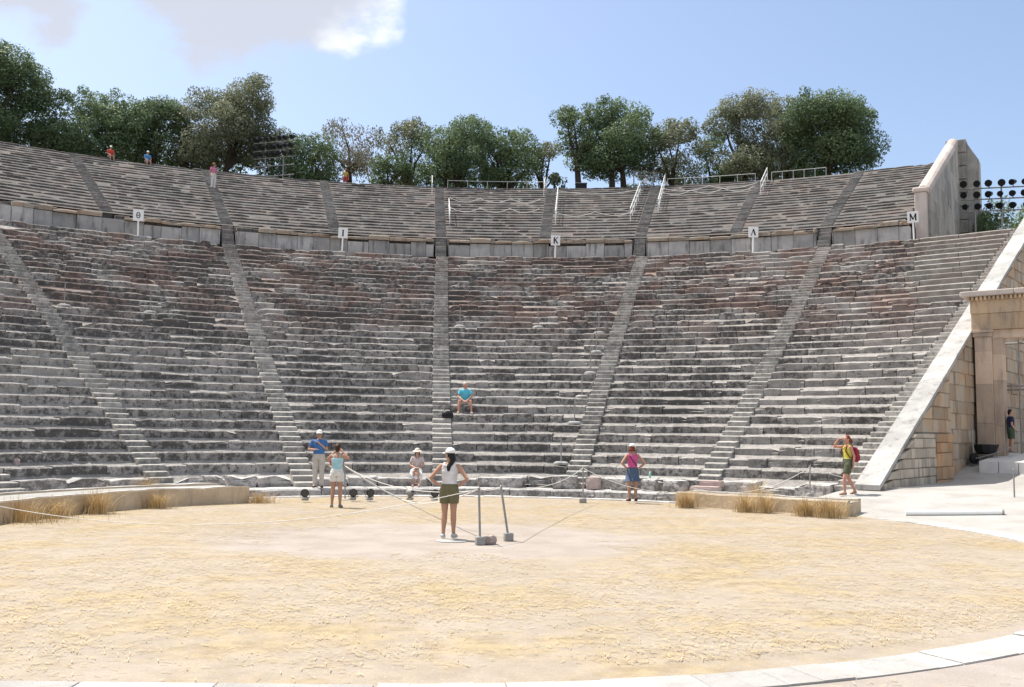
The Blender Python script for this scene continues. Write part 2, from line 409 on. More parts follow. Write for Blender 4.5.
def quads(name, V, tint):
    n = len(V)//4; me = bpy.data.meshes.new(name)
    me.vertices.add(len(V)); me.vertices.foreach_set('co', V.astype(np.float32).ravel())
    me.loops.add(len(V)); me.loops.foreach_set('vertex_index', np.arange(len(V), dtype=np.int32))
    me.polygons.add(n); me.polygons.foreach_set('loop_start', np.arange(0, 4*n, 4, dtype=np.int32))
    at = me.attributes.new('tint', 'FLOAT', 'FACE'); at.data.foreach_set('value', np.asarray(tint, dtype=np.float32))
    me.update(); me.validate(); return me
g = NG('straw'); M_straw = g.done(g.mix(g.attr('tint'), (.34, .24, .11), (.60, .49, .29)))
st = straw(); st.data.materials.append(M_straw); tag(st, 'loose golden straw scattered over the round orchestra floor', 'straw', kind='stuff')

# pale stone ring round the orchestra; on the near left it runs on as a straight kerb
def ring_slab(P0, P1, n0, n1, w, mb, z0, z1):
    a, b = Vector(P0), Vector(P1)
    q = [a, b, b+Vector(n1)*w, a+Vector(n0)*w]
    zt = [z1+random.uniform(-.008, .008)]*4
    mb.add([(p.x, p.y, z0) for p in q]+[(p.x, p.y, t) for p, t in zip(q, zt)],
           [(4, 5, 6, 7), (0, 4, 7, 3)[::-1], (0, 1, 5, 4)[::-1] if False else (0, 4, 5, 1), (1, 5, 6, 2), (2, 6, 7, 3), (3, 7, 4, 0)], random.random())
rm = MB(); RR = 11.37
a = -R_(128)
while a < R_(178):
    da = random.uniform(.09, .15); b = min(a+da, R_(178.3)); mid = 4
    for j in range(mid):
        t0, t1 = a+(b-a)*j/mid+(.0006 if j == 0 else 0), a+(b-a)*(j+1)/mid-(.0006 if j == mid-1 else 0)
        q0, q1 = RR+.42*smooth((t0-R_(122))/R_(56)), RR+.42*smooth((t1-R_(122))/R_(56))
        ring_slab((OX+q0*math.sin(t0), OY+q0*math.cos(t0)), (OX+q1*math.sin(t1), OY+q1*math.cos(t1)), (math.sin(t0), math.cos(t0)), (math.sin(t1), math.cos(t1)), .50, rm, -.2, .018)
    a = b
ring = struct(rm.build('stone_ring', M_ring))
km = MB(); x = -1.05; yk = OY-RR-.42
while x > -12:
    L = random.uniform(1.0, 1.6)
    km.box((x-L/2, yk-.25, -.108+random.uniform(-.004, .004)), L-.012, .5, .245, tint=random.random(), bev=.012)
    x -= L
struct(km.build('stone_kerb', M_ring))

# ------------------------------------------------------------------ the theatre
theatre = thing('ancient_theatre', 'huge ancient stone theatre with curved rows of weathered seats round the sandy floor', 'theatre', (EX, EY, 0))
TO = Vector((EX, EY, 0))
def prof(rf, rb, zt, zb, und=.02):
    return [(rf+und+.02, zb), (rf+und, zt-.17), (rf+.006, zt-.125), (rf, zt-.05), (rf+.06, zt), (rb, zt-.015)]
def block(mb, a0, a1, rf, rb, zt, zb, rough=.02, tint=.5, chip=0.0, seed=0.0, und=.022):
    arc = (a1-a0)*rf; n = max(2, int(arc/.38)); P = prof(rf, rb, zt, zb, und); m_ = len(P); vs = []
    gap = random.uniform(.006, .018)/rf; nose = random.uniform(.03, .065)
    P[3] = (rf, zt-nose*.85); P[4] = (rf+nose, zt)
    ch = []
    if chip > 0:
        for _ in range(random.choice((0, 1, 1, 2))): ch.append((random.choice((0, 1, 0, 1, random.random())), random.uniform(.08, .4), random.uniform(.02, .10)*chip))
    for i in range(n+1):
        t = i/n; aa = a0+gap+(a1-a0-2*gap)*t; e = 1 if i in (0, n) else 0
        for j, (r, z) in enumerate(P):
            q = Vector((aa*rf*1.6, z*2.2, r*1.6+seed))
            d = rough*(mn.noise(q)+.6*mn.noise(q*3.1)); dz = rough*.7*mn.noise(q*1.3+Vector((9, 4, 2)))
            if e and j in (2, 3, 4): d += .015; 
            if e and j in (3, 4): dz -= .012
            for (c0, cw, cdp) in ch:
                k = max(0, 1-abs(t-c0)/cw)
                if j in (2, 3): d += cdp*k*.8
                if j in (3, 4): dz -= cdp*k*.8
            if j == m_-1: d = 0
            if j == 0: dz = 0
            vs.append(pol(r+d, aa, z+dz)-TO)
    fs = [(i*m_+j, (i+1)*m_+j, (i+1)*m_+j+1, i*m_+j+1) for i in range(n) for j in range(m_-1)]
    fs += [tuple(range(m_)), tuple(reversed(range(n*m_, (n+1)*m_)))]
    mb.add(vs, fs, tint)
def row(mb, a0, a1, k, rr, zz, dd, hh, rough, chip, lng=(0.5, 1.7), reg=False, sh=1.0):
    rf = rr+dd*k; zt = zz+hh*k; a = a0
    off = random.uniform(-.012, .012)
    while a < a1-1e-4:
        L = random.uniform(*lng)/rf; b = a+L
        if a1-b < .45/rf: b = a1
        s = 1.0 if random.random() > .16 else 2.4
        if reg: block(mb, a, b, rf, rf+dd+.12, zt, zt-hh-.12, .004, random.uniform(.4, .6), 0, k*3.7)
        else:
            block(mb, a, b, rf+off*sh+random.gauss(0, .014+.0004*k)*s*sh, rf+dd+.12, zt+random.gauss(0, .012+.0005*k)*s*sh-(.07 if random.random() < .03 else 0), zt-hh-.12, rough, random.random(), chip*s if random.random() < .55 else 0, k*3.7)
        a = b
def base_ramp(mb, a0, a1, rr, zz, slope, r1, drop=.30):
    n = 10
    vs = []
    for i in range(n+1):
        aa = a0+(a1-a0)*i/n
        for r in (rr, r1): vs.append(pol(r, aa, zz+slope*(r-rr)-drop)-TO)
    mb.add(vs, [(2*i, 2*i+2, 2*i+3, 2*i+1) for i in range(n)], .3)

STAIR = [(-76, -76), (-58.4, -58.4), (-40.8, -40.85), (-23.5, -22.95), (-5.7, -5.0), (11.5, 12.4), (28.3, 27.4)]
def st_ang(i, R):
    b, t = STAIR[i]; return R_(b+(t-b)*(R-15.2)/24.5)
SW = .375
def line_ang(R, off):                    # angle where circle R meets the line 'off' inside the parapet
    P = Vector((EX, EY)); S0 = WS-WNn*off; q = S0-P; bb = q.dot(WU); cc_ = q.dot(q)-R*R
    t = -bb+math.sqrt(max(0, bb*bb-cc_)); X = q+WU*t
    return math.atan2(X.x, X.y)
NEARROWS = 17
ENDW = lambda r: .80-.40*max(0, min(1, (r-17)/24))
RST = MB()
def lower_wedge(i):
    last = (i == len(STAIR)-1)
    mb = MB()
    for kk in range(8):
        r0_, r1_ = R0+kk*4.24*D, R0+(kk+1)*4.24*D
        base_ramp(mb, st_ang(i, r0_), (line_ang(r0_, .1) if last else st_ang(i+1, r0_)), r0_, Z0+(r0_-R0)*H/D, H/D, min(r1_, 41.3))
    rows = []
    for k in range(34):
        rf = R0+D*k
        a0 = st_ang(i, rf)+SW/rf; a1 = (line_ang(rf, ENDW(rf)) if last else st_ang(i+1, rf)-SW/rf)
        near = k < NEARROWS and i > 0
        tgt = MB() if near else mb
        if k == 0:
            rough, chip, lg = .075, 1.6, (.7, 1.5)
            a = a0
            while a < a1-1e-4:
                L = random.uniform(*lg)/rf; b = min(a+L, a1)
                if a1-b < .4/rf: b = a1
                if True:
                    block(tgt, a+.02/rf, b-.02/rf, rf+random.uniform(-.12, .06), rf+D+.1, Z0+random.uniform(-.13, .06), -.05, .085, random.uniform(.45, 1), 1.8, random.random()*50, .02)
                a = b
        else:
            f = k/34
            rough = .024+.022*f; chip = .55+.55*f
            if last and k >= 21:
                am = R_(37.0)-(k-21)*.004+random.uniform(-.015, .015)
                if k > 21: row(tgt, a0, am, k, R0, Z0, D, H, .045, 1.3)
                else: row(tgt, a0, am, k, R0, Z0, D, H, .03, .9)
                row(RST, am, a1, k, R0, Z0, D, H, .004, 0, (1.6, 3.2), True)
            else: row(tgt, a0, a1, k, R0, Z0, D, H, rough, chip)
        if near: rows.append((k, tgt))
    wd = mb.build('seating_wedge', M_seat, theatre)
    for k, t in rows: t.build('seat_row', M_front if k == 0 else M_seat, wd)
    return wd
for i in range(len(STAIR)): lower_wedge(i)
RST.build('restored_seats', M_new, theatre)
# lower stairways: two steps to each seat row
def stairway(angf, rr, zz, dd, hh, j0, j1, w=SW*2, mat_=None):
    mb = MB()
    for j in range(j0, j1):
        r = rr+dd*j/2; z = zz+hh*j/2; a = angf(r+.2)
        t = Vector((math.cos(a), -math.sin(a), 0)); n = Vector((math.sin(a), math.cos(a), 0))
        zt = z+random.uniform(-.012, .012); dep = dd/2+.1
        c = pol(r+dep/2+random.uniform(-.01, .015), a, zt-.17)-TO
        o_ = len(mb.v)
        mb.box(c, (w(r) if callable(w) else w)-.02, dep, .34, tint=random.uniform(.3, 1), bev=.022, axes=(t, n, Vector((0, 0, 1))), jit=.004)
        slp = random.uniform(.012, .055)
        for q in range(o_, len(mb.v)):          # treads worn down towards their front edge
            v = Vector(mb.v[q])
            if v.z > c.z: f = ((v-c).dot(n))/dep+.5; mb.v[q] = (v.x, v.y, v.z-slp*(1-f))
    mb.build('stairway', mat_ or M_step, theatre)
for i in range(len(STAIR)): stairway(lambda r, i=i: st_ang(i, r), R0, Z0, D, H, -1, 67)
stairway(lambda r: line_ang(r, ENDW(r)*.52), R0+.1, Z0, D, H, -1, 67, lambda r: ENDW(r)-.02)
# podium step below the seats, with its riser down to the drain
pm = MB(); a = R_(-88)
while a < R_(43):
    b = a+random.uniform(.09, .16)
    block(pm, a, b, 13.92+random.uniform(-.02, .02), 15.5, .165+random.uniform(-.01, .01), -.3, .012, random.uniform(.4, .9), .4, a*9, .01)
    a = b
pm.build('podium_step', M_front, theatre)

# walkway between the tiers and the slab wall behind it
WK = MB()
for k in range(80):
    a0, a1 = R_(-80+k*1.55), R_(-80+(k+1)*1.55)
    z = Z0+H*33-.03
    vsq = [pol(39.9, a0, z)-TO, pol(39.9, a1, z)-TO, pol(41.6, a1, z)-TO, pol(41.6, a0, z)-TO]
    WK.add(vsq, [(3, 2, 1, 0)[::-1] if False else (0, 3, 2, 1)], .5)
WK.build('walkway', M_step, theatre)
USTAIR = [-76, -67, -58.3, -49.6, -40.8, -31.9, -22.8, -14.05, -5.1, 3.8, 11.95, 19.8, 27.0]
UEND = (33.3, 32.6)
WTOP = 13.78
wm = MB(); cm = MB()
gaps = [R_(u) for u in USTAIR[::2]]
a = R_(-80)
while a < R_(33.2):
    L = random.uniform(.9, 1.35)/41.4; b = min(a+L, R_(33.4)); mid = (a+b)/2
    hitg = [q for q in gaps if a-.012 < q < b+.012]
    if hitg:
        q = hitg[0]
        if q-.0105-a > .004: segs = [(a, q-.0105), (q+.0105, max(b, q+.012))]
        else: segs = [(max(a, q+.0105), max(b, q+.016))]
        b = segs[-1][1]
    else: segs = [(a, b)]
    if hitg and len(segs) == 1 and wm.v:
        wm.build('walkway_wall', M_ortho, theatre); (cm.build('wall_cap', M_cap, theatre) if cm.v else None); wm = MB(); cm = MB()
    for si, (s0, s1) in enumerate(segs):
        if si: wm.build('walkway_wall', M_ortho, theatre); (cm.build('wall_cap', M_cap, theatre) if cm.v else None); wm = MB(); cm = MB()
        lean = random.uniform(-.06, .06); tp = random.choice((0, 0, .02, .05, .14))
        P = [(41.42+lean, 12.2), (41.42+lean+random.uniform(-.02, .02), WTOP-.01-tp), (41.9, WTOP-.01-tp), (41.9, 12.2)]
        g_ = .012/41; n = 2; vv = []
        for i in range(n+1):
            aa = s0+g_+(s1-s0-2*g_)*i/n
            for r, z in P: vv.append(pol(r, aa, z)-TO)
        wm.add(vv, [(i*4+j, (i+1)*4+j, (i+1)*4+j+1, i*4+j+1) for i in range(n) for j in range(3)]+[(0, 1, 2, 3), (11, 10, 9, 8)], random.random())
        if random.random() < .86:
            block(cm, s0, s1, 41.24+random.uniform(-.06, .12), 42.5, WTOP+.22+random.uniform(-.10, .08), WTOP+.004, .03, random.random(), .9, a*7, .02)
        elif cm.v: cm.build('wall_cap', M_cap, theatre); cm = MB()
    a = b
wm.build('walkway_wall', M_ortho, theatre); cm.build('wall_cap', M_cap, theatre)
# upper tier
def uang(i, r):
    if i < len(USTAIR): return R_(USTAIR[i])
    return R_(UEND[0]+(UEND[1]-UEND[0])*(r-42.2)/15)
def upper_wedge(i):
    mb = MB(); fin = (i == len(USTAIR)-1)
    base_ramp(mb, uang(i, 50), uang(i+1, 50), 41.95, UZ, UH/UD, U0+UD*UN+.2, .25)
    nrow = UN+1
    if i == 11: nrow = UN
    if i in (8, 9): nrow = UN+1
    for k in range(nrow):
        rf = U0+UD*k
        row(mb, uang(i, rf)+.36/rf, uang(i+1, rf)-((.1 if fin else .36)/rf), k, U0, UZ, UD, UH, .035, .9, sh=.6)
    row(mb, uang(i, 42)+.36/42, uang(i+1, 42)-((.1 if fin else .36)/42), 0, U0-.55, UZ-.36, UD, UH, .05, 1.2)
    # flat top behind the last row
    rf = U0+UD*nrow; zt = UZ+UH*(nrow-1)-.03
    vv = []
    for j in range(7):
        aa = uang(i, rf)+(uang(i+1, rf)-uang(i, rf))*j/6
        vv += [pol(rf-.1, aa, zt)-TO, pol(59.4, aa, zt-.1)-TO, pol(59.5, aa, 18.5)-TO]
    mb.add(vv, [(3*j, 3*j+3, 3*j+4, 3*j+1) for j in range(6)]+[(3*j+1, 3*j+4, 3*j+5, 3*j+2) for j in range(6)], .35)
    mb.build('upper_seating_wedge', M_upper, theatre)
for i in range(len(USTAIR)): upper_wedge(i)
for i, u in enumerate(USTAIR):
    mb = MB()
    j0 = -5 if i % 2 == 0 else 0
    for j in range(j0, 2*UN+1):
        r = U0+UD*j/2 if j >= 0 else U0+.25*j; z = UZ+UH*j/2 if j >= 0 else UZ+.28*j; aa = R_(u)
        t = Vector((math.cos(aa), -math.sin(aa), 0)); n = Vector((math.sin(aa), math.cos(aa), 0))
        mb.box(pol(r+.24, aa, z-.22+random.uniform(-.03, .02))-TO, .69, .48, .44, tint=random.random(), bev=.02, axes=(t, n, Vector((0, 0, 1))), jit=.008)
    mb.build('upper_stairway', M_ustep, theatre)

# ------------------------------------------------------------------ hill behind and far land
hm = MB()
angs = [R_(-100+4*i) for i in range(62)]
rads = [43.0, 50, 57, 59.45, 62, 66, 72, 80, 95, 120, 160, 220]
def hz(a, r):
    d = math.degrees(a)
    top = 20.75 if d < 32 else max(0.2, 20.75*(1-smooth((d-33)/22)))
    if d > 32.9: top = min(top, 12.2 - (d-33)*.35) if d < 45 else min(top, max(.0, 7.5-(d-45)*.5))
    inn = smooth((r-50)/9) if d < 32.9 else smooth((r-41)/3)
    if r < 59.4 and d < 32.9: return -1 if r < 57 else 17.5
    if d >= 32.9 and r < 43.5: return 10.5 if d < 42 else -1.0
    if d > 46 and r < 58: return -.8+ (top+.8)*smooth((r-50)/8)
    return top*(1-smooth((r-85)/130))+.5*mn.noise((r*.07, a*6, 0))
vs = [tuple(pol(r, a, hz(a, r))) for a in angs for r in rads]; nr = len(rads)
hm.add(vs, [(i*nr+j, i*nr+j+1, (i+1)*nr+j+1, (i+1)*nr+j) for i in range(len(angs)-1) for j in range(nr-1)])
M_hill = mat('hill_earth', (.17, .13, .085), .95, .5, 4, .5, .8, col2=(.075, .075, .035))
struct(hm.build('hill', M_hill, smooth=True))

# ------------------------------------------------------------------ right-hand retaining wall with its sloping coping
W3 = lambda t, off, z: Vector((WS.x+WU.x*t+WNn.x*off, WS.y+WU.y*t+WNn.y*off, z))
SL = (13.33-.79)/25.52
cz = lambda t: .79+SL*t
wallT = thing('retaining_wall', 'long retaining wall of tan blocks with a white sloping coping, right of the seats', 'wall', W3(0, .4, .3))
WO = W3(0, .4, .3)
def ashlar(mb, t0, t1, zlo, ztop, off, thick, hcourse, lens, matjit=.02, back=None):
    """courses of single blocks along the wall; ztop(t) is the upper limit"""
    z = zlo
    while z < ztop(t1)-.02:
        hc = hcourse*random.uniform(.85, 1.15); t = t0+random.uniform(-.5, 0)
        while t < t1:
            L = random.uniform(*lens); a, b = max(t, t0), min(t+L, t1); t += L
            if b-a < .05: continue
            za = min(z+hc, ztop(a)); zb_ = min(z+hc, ztop(b))
            if zb_ <= z+.02: continue
            o = off+random.uniform(-matjit, matjit); gp = .008
            ta = a
            if za < z: ta = a+(b-a)*max(0, (z-za)/(zb_-za)); za = z+.002
            def q(tt, of, zz): return W3(tt, of, zz)-WO
            bv = .02
            vs = [q(ta+gp, o-thick, z+gp), q(b-gp, o-thick, z+gp), q(b-gp, o-thick, zb_-gp), q(ta+gp, o-thick, za-gp),
                  q(ta+gp, o-bv, z+gp), q(b-gp, o-bv, z+gp), q(b-gp, o-bv, zb_-gp), q(ta+gp, o-bv, za-gp),
                  q(ta+gp+bv, o, z+gp+bv), q(b-gp-bv, o, z+gp+bv), q(b-gp-bv, o, max(zb_-gp-bv, z+gp+bv)), q(ta+gp+bv, o, max(za-gp-bv, z+gp+bv))]
            mb.add(vs, [(0, 4, 5, 1), (1, 5, 6, 2), (2, 6, 7, 3), (3, 7, 4, 0), (4, 8, 9, 5), (5, 9, 10, 6), (6, 10, 11, 7), (7, 11, 8, 4), (8, 11, 10, 9)], random.random())
        z += hc
    return mb
core = MB()   # core behind the blocks
def prism(mb, pts, off0, off1, O_, tint=.3):
    n = len(pts); vs = [W3(t, off0, z)-O_ for t, z in pts]+[W3(t, off1, z)-O_ for t, z in pts]
    mb.add(vs, [tuple(range(n)), tuple(range(2*n-1, n-1, -1))]+[(i, i+n, (i+1) % n+n, (i+1) % n) for i in range(n)], tint)
prism(core, [(-.1, -.3), (34, -.3), (34, cz(34)-.20), (26, cz(26)-.20), (-.1, cz(-.1)-.20)], -.02, .66, WO)
core.build('wall_core', M_greyash, wallT)
fm = MB(); ashlar(fm, 7.6, 34, .2, lambda t: min(cz(t)-.16, 12.2+.1*t), .70, .2, .52, (.4, 1.3), .035)
fm.build('block_facing', M_ashlar, wallT)
pr = MB(); ashlar(pr, -.05, 5.25, .0, lambda t: min(cz(t)-.16, 2.15), .80, .3, .34, (.22, .85), .022)
# upper courses over the smoother pier
up_ = MB(); ashlar(up_, 2.0, 7.6, 2.17, lambda t: cz(t)-.16, .71, .2, .5, (.6, 1.3), .02)
up_.build('block_facing', M_ashlar, wallT)
pr.build('pier', M_greyash, wallT)
oc = MB(); ashlar(oc, 5.26, 7.35, .15, lambda t: 2.15, .83, .3, .42, (.5, 1.0), .016)
oc.build('corner_quoin', M_orange, wallT)
cp = MB(); t = -.35
while t < 33:
    b = t+random.uniform(1.6, 2.4)
    pts = [(t+.004, cz(t)-.15), (b-.004, cz(b)-.15), (b-.004, cz(b)), (t+.004, cz(t))]
    prism(cp, pts, 0.0+random.uniform(-.012, .012), .72+random.uniform(-.01, .01), WO, random.random()); t = b
cp.build('coping', M_coping, wallT)

# ------------------------------------------------------------------ gateway
GT = 10.9
gate = thing('stone_gateway', 'tall stone gateway with pilasters and a dentilled cornice, beside the retaining wall', 'gateway', W3(GT, .9, 1.0)); GO = W3(GT, .9, 1.0)
grz = math.atan2(WNn.y, WNn.x)   # local x runs across the gate
def gbox(mb, off0, off1, z0, z1, t0, t1, bev=.012, tint=None):
    c = W3((t0+t1)/2, (off0+off1)/2, (z0+z1)/2)-GO
    mb.box(c, off1-off0, t1-t0, z1-z0, rz=grz, bev=bev, tint=random.random() if tint is None else tint, jit=.002)
def pilaster(o0):
    mb = MB()
    gbox(mb, o0-.04, o0+.64, .7, 1.22, GT-.08, GT+.9)
    z = 1.22
    for hgt in (1.35, 1.5, 1.25, .55): gbox(mb, o0, o0+.6, z+.004, z+hgt, GT, GT+.82); z += hgt
    gbox(mb, o0-.05, o0+.65, z+.004, z+.16, GT-.06, GT+.88); gbox(mb, o0-.09, o0+.69, z+.164, z+.27, GT-.10, GT+.92)
    mb.build('pilaster', M_gate, gate)
    return z+.27
def jamb(o0):
    mb = MB(); z = .9
    for hgt in (1.6, 1.7, 1.0, .62): gbox(mb, o0, o0+.34, z+.004, z+hgt, GT+.12, GT+.72); z += hgt
    mb.build('door_jamb', M_gate, gate)
zp = 0
for o0 in (.80, 4.7, 8.6): zp = pilaster(o0)
for o0 in (1.403, 4.355, 5.303, 8.255): jamb(o0)
mb = MB()
for o0 in (1.403, 5.303): gbox(mb, o0, o0+3.292, 5.824, zp-.002, GT+.12, GT+.72)
mb.build('door_lintel', M_gate, gate)
mb = MB()
o = .72
for L in (3.2, 2.7, 2.75): gbox(mb, o, o+L-.006, zp+.004, zp+.62, GT-.06, GT+.92); o += L
mb.build('architrave', M_gate2, gate)
mb = MB(); o = .70
for L in (2.4, 3.0, 3.3): gbox(mb, o, o+L-.006, zp+.625, zp+1.12, GT-.09, GT+.95); o += L
mb.build('frieze', M_gate2, gate)
mb = MB(); o = .64
while o < 9.5: gbox(mb, o, o+.085, zp+1.125, zp+1.26, GT-.26, GT-.092, .004); o += .15
gbox(mb, .66, 9.5, zp+1.122, zp+1.265, GT-.088, GT+.95)
mb.build('dentil_band', M_gate2, gate)
mb = MB(); o = .42
for L in (1.9, 2.0, 2.6, 2.9): gbox(mb, o, o+L-.008, zp+1.27, zp+1.47, GT-.42, GT+1.2, .03); o += L
mb.build('cornice', M_endcope, gate)
# scaffold bars standing in the opening
sc = thing('scaffold_frame', 'dark steel scaffold frame standing inside the stone gateway opening', 'scaffold', W3(GT+1.4, 1.8, 1.1)); SO = W3(GT+1.4, 1.8, 1.1)
mb = MB()
for of in (2.05, 2.3, 4.2): mb.tube([W3(GT+1.4, of, 1.0)-SO, W3(GT+1.4, of, 6.0)-SO], .035, 8)
mb.build('upright', M_grayp, sc)
for zz in (3.9, 4.05, 5.7): mb = MB(); mb.tube([W3(GT+1.46, .95, zz)-SO, W3(GT+1.46, 4.6, zz)-SO], .04, 8); mb.build('crossbar', M_grayp, sc)
# ramp boards laid into the gateway
mb = MB()
P = [W3(GT-2.3, 1.35, 0), W3(GT-2.3, 5.2, 0), W3(GT+1.6, 5.2, 0), W3(GT+1.6, 1.35, 0)]
for k in range(6):
    f0, f1 = k/6+.003, (k+1)/6-.003
    a0 = P[0].lerp(P[1], f0); a1 = P[0].lerp(P[1], f1); b0 = P[3].lerp(P[2], f0); b1 = P[3].lerp(P[2], f1)
    top = [Vector((a0.x, a0.y, 1.19)), Vector((a1.x, a1.y, 1.19)), Vector((b1.x, b1.y, 1.46)), Vector((b0.x, b0.y, 1.46))]
    mb.add([p-Vector((0, 0, .5)) for p in top]+top, [(3, 2, 1, 0), (4, 5, 6, 7), (0, 1, 5, 4), (1, 2, 6, 5), (2, 3, 7, 6), (3, 0, 4, 7)], random.random())
tag(mb.build('boardwalk_ramp', M_pboard, origin=W3(GT, 3, 1.1)), 'pale boardwalk ramp leading into the stone gateway', 'ramp')

# ------------------------------------------------------------------ upper right end wall
ew = thing('end_wall', 'steep plain end wall with a rounded coping closing the upper seats on the right', 'wall', pol(43, R_(33.4), 12)); EO = pol(43, R_(33.4), 12)
e0, e1 = pol(43.2, R_(33.55), 0), pol(57.6, R_(32.85), 0); ed = (e1-e0).normalized(); en = Vector((ed.y, -ed.x, 0)); eL = (e1-e0).length
def EW(t, o, z): p = e0+ed*t+en*o; return Vector((p.x, p.y, z))-EO
ezt = lambda t: 15.9+(22.45-15.9)*t/eL
mb = MB(); NS = 9
for k in range(NS):
    t0, t1 = eL*k/NS, eL*(k+1)/NS; zz = 10.5
    while zz < ezt(t0):
        z2 = min(zz+random.uniform(1.3, 1.9), ezt(t0)); last = z2 >= ezt(t0)-.3
        zb1 = ezt(t1) if last else z2; za1 = ezt(t0) if last else z2
        o1 = .7+random.uniform(-.008, .008); gp = .006
        vs = [EW(t, o, z) for o in (0, o1) for t, z in ((t0+gp, zz+gp), (t1-gp, zz+gp), (t1-gp, zb1-gp), (t0+gp, za1-gp))]
        mb.add(vs, [(0, 1, 2, 3), (7, 6, 5, 4), (0, 4, 5, 1), (1, 5, 6, 2), (2, 6, 7, 3), (3, 7, 4, 0)], random.random())
        zz = z2 if not last else 99
mb.build('wall_panel', M_endwall, ew)
mb = MB(); t = -.1
while t < eL:
    b = min(t+random.uniform(2.3, 3.2), eL+.1)
    mb.tube([EW(t+.01, .35, ezt(t)+.08), EW(b-.01, .35, ezt(b)+.08)], .38, 14, random.random()); t = b
mb.tube([EW(eL+.1, .35, ezt(eL)+.1), EW(eL+1.2, .6, ezt(eL)+.06)], .38, 14, .5)
mb.build('coping', M_endcope, ew, smooth=False)
mb = MB()
for zz in np.arange(10.5, 22.0, .95):
    mb.box(EW(eL+.55, .55, zz+.45), 1.1, 1.3, .89, rz=math.atan2(ed.y, ed.x), tint=random.random()*.6, bev=.015)
# sloping buttress on the outer side
vs = [EW(t, o, z) for t in (eL+.3, eL+1.6) for o, z in ((1.21, 10.5), (1.95, 10.5), (1.95, 21.3), (1.21, 22.6))]
mb.add(vs, [(0, 1, 2, 3), (7, 6, 5, 4), (0, 4, 5, 1), (1, 5, 6, 2), (2, 6, 7, 3), (3, 7, 4, 0)], .7)
mb.build('buttress', M_endwall, ew)
mb = MB()
mb.box(EW(-.45, .25, 14.0), .55, .62, 3.6, rz=math.atan2(ed.y, ed.x), bev=.03, tint=.7)
mb.box(EW(-.45, .25, 15.95), .72, .8, .26, rz=math.atan2(ed.y, ed.x), bev=.06, tint=.8)
mb.build('end_post', M_endcope, ew)
#@@NEXT
# ------------------------------------------------------------------ low trough walls on the drain, with dry grass
def trough(front, height, width, label, endclose=True):
    """front: ground points of the front face; width runs away from the ring's centre"""
    pts = []
    for i in range(len(front)-1):
        for j in range(8): pts.append(Vector(front[i]).lerp(Vector(front[i+1]), j/8))
    pts.append(Vector(front[-1]))
    sm = [pts[0]]+[(pts[i-1]+pts[i]*2+pts[i+1])/4 for i in range(1, len(pts)-1)]+[pts[-1]]
    org = sm[len(sm)//2].copy(); org.z = 0
    t = thing('stone_trough', label, 'trough', org)
    def offs(o):
        res = []
        for i, p in enumerate(sm):
            tg = (sm[min(i+1, len(sm)-1)]-sm[max(i-1, 0)]).normalized(); n = Vector((-tg.y, tg.x, 0))
            if n.dot(p-Vector((OX, OY, 0))) < 0: n = -n
            res.append(p+n*o)
        return res
    mb = MB(); lines = [offs(o) for o in (.0, .015, .17, .175, width-.175, width-.17, width-.015, width)]
    zs = [(-.1, height-.02), (height, ), (height, ), (height-.07,), (height-.07,), (height,), (height,), (height-.02, -.1)]
    prof_ = []
    for l, z in zip(lines, zs):
        for q in z: prof_.append((l, q))
    vs = []
    for i in range(len(sm)):
        for l, q in prof_:
            p = l[i]; vs.append((p.x-org.x, p.y-org.y, q+(.035*mn.noise((p.x*1.5, p.y*1.5, 1)) if q > 0 else 0)))
    k = len(prof_)
    mb.add(vs, [(i*k+j, (i+1)*k+j, (i+1)*k+j+1, i*k+j+1) for i in range(len(sm)-1) for j in range(k-1)]+[tuple(range(k)), tuple(range(len(vs)-1, len(vs)-k-1, -1))], .5)
    b = mb.build('trough_wall', M_trough, t)
    # pale worn rims, a hair above the wall
    for a, c in ((1, 2), (5, 6)):
        rmb = MB(); la, lc = lines[a], lines[c]; i = 0
        while i < len(sm)-1:
            j = min(len(sm)-1, i+random.randint(4, 8)); vv = []
            for q in range(i, j+1):
                for l in (la, lc):
                    p = l[q]; vv.append((p.x-org.x, p.y-org.y, height+.008+.035*mn.noise((p.x*1.5, p.y*1.5, 1))))
            n = j-i+1; L0 = len(vv); vv += [(x, y, z-.03) for x, y, z in vv]
            f = [(2*q, 2*q+1, 2*q+3, 2*q+2) for q in range(n-1)]+[(2*q, 2*q+2, L0+2*q+2, L0+2*q) for q in range(n-1)]+[(2*q+1, L0+2*q+1, L0+2*q+3, 2*q+3) for q in range(n-1)]
            f += [(0, L0, L0+1, 1), (2*n-2, 2*n-1, L0+2*n-1, L0+2*n-2)]
            rmb.add(vv, f, random.random()); i = j
        rmb.build('trough_rim', M_ring, t)
    mbf = MB(); vv = []
    for i in range(len(sm)):
        for l in (lines[3], lines[4]):
            p = l[i]; vv.append((p.x-org.x, p.y-org.y, height-.045))
    mbf.add(vv, [(2*q, 2*q+1, 2*q+3, 2*q+2) for q in range(len(sm)-1)], .4)
    mbf.build('trough_bed', M_conc, t)
    return t
LT = [gnd(249, 503), gnd(152, 507.6), gnd(117, 510.8), gnd(70, 515), gnd(0, 524), gnd(-90, 537)]
trough(LT, .46, 1.9, 'long low sandy stone trough at the left edge of the orchestra')
RT = [gnd(676, 505.5), gnd(760, 512), gnd(848, 517.5)]
trough(RT, .40, .95, 'low sandy stone trough with dry grass at the right edge of the orchestra')

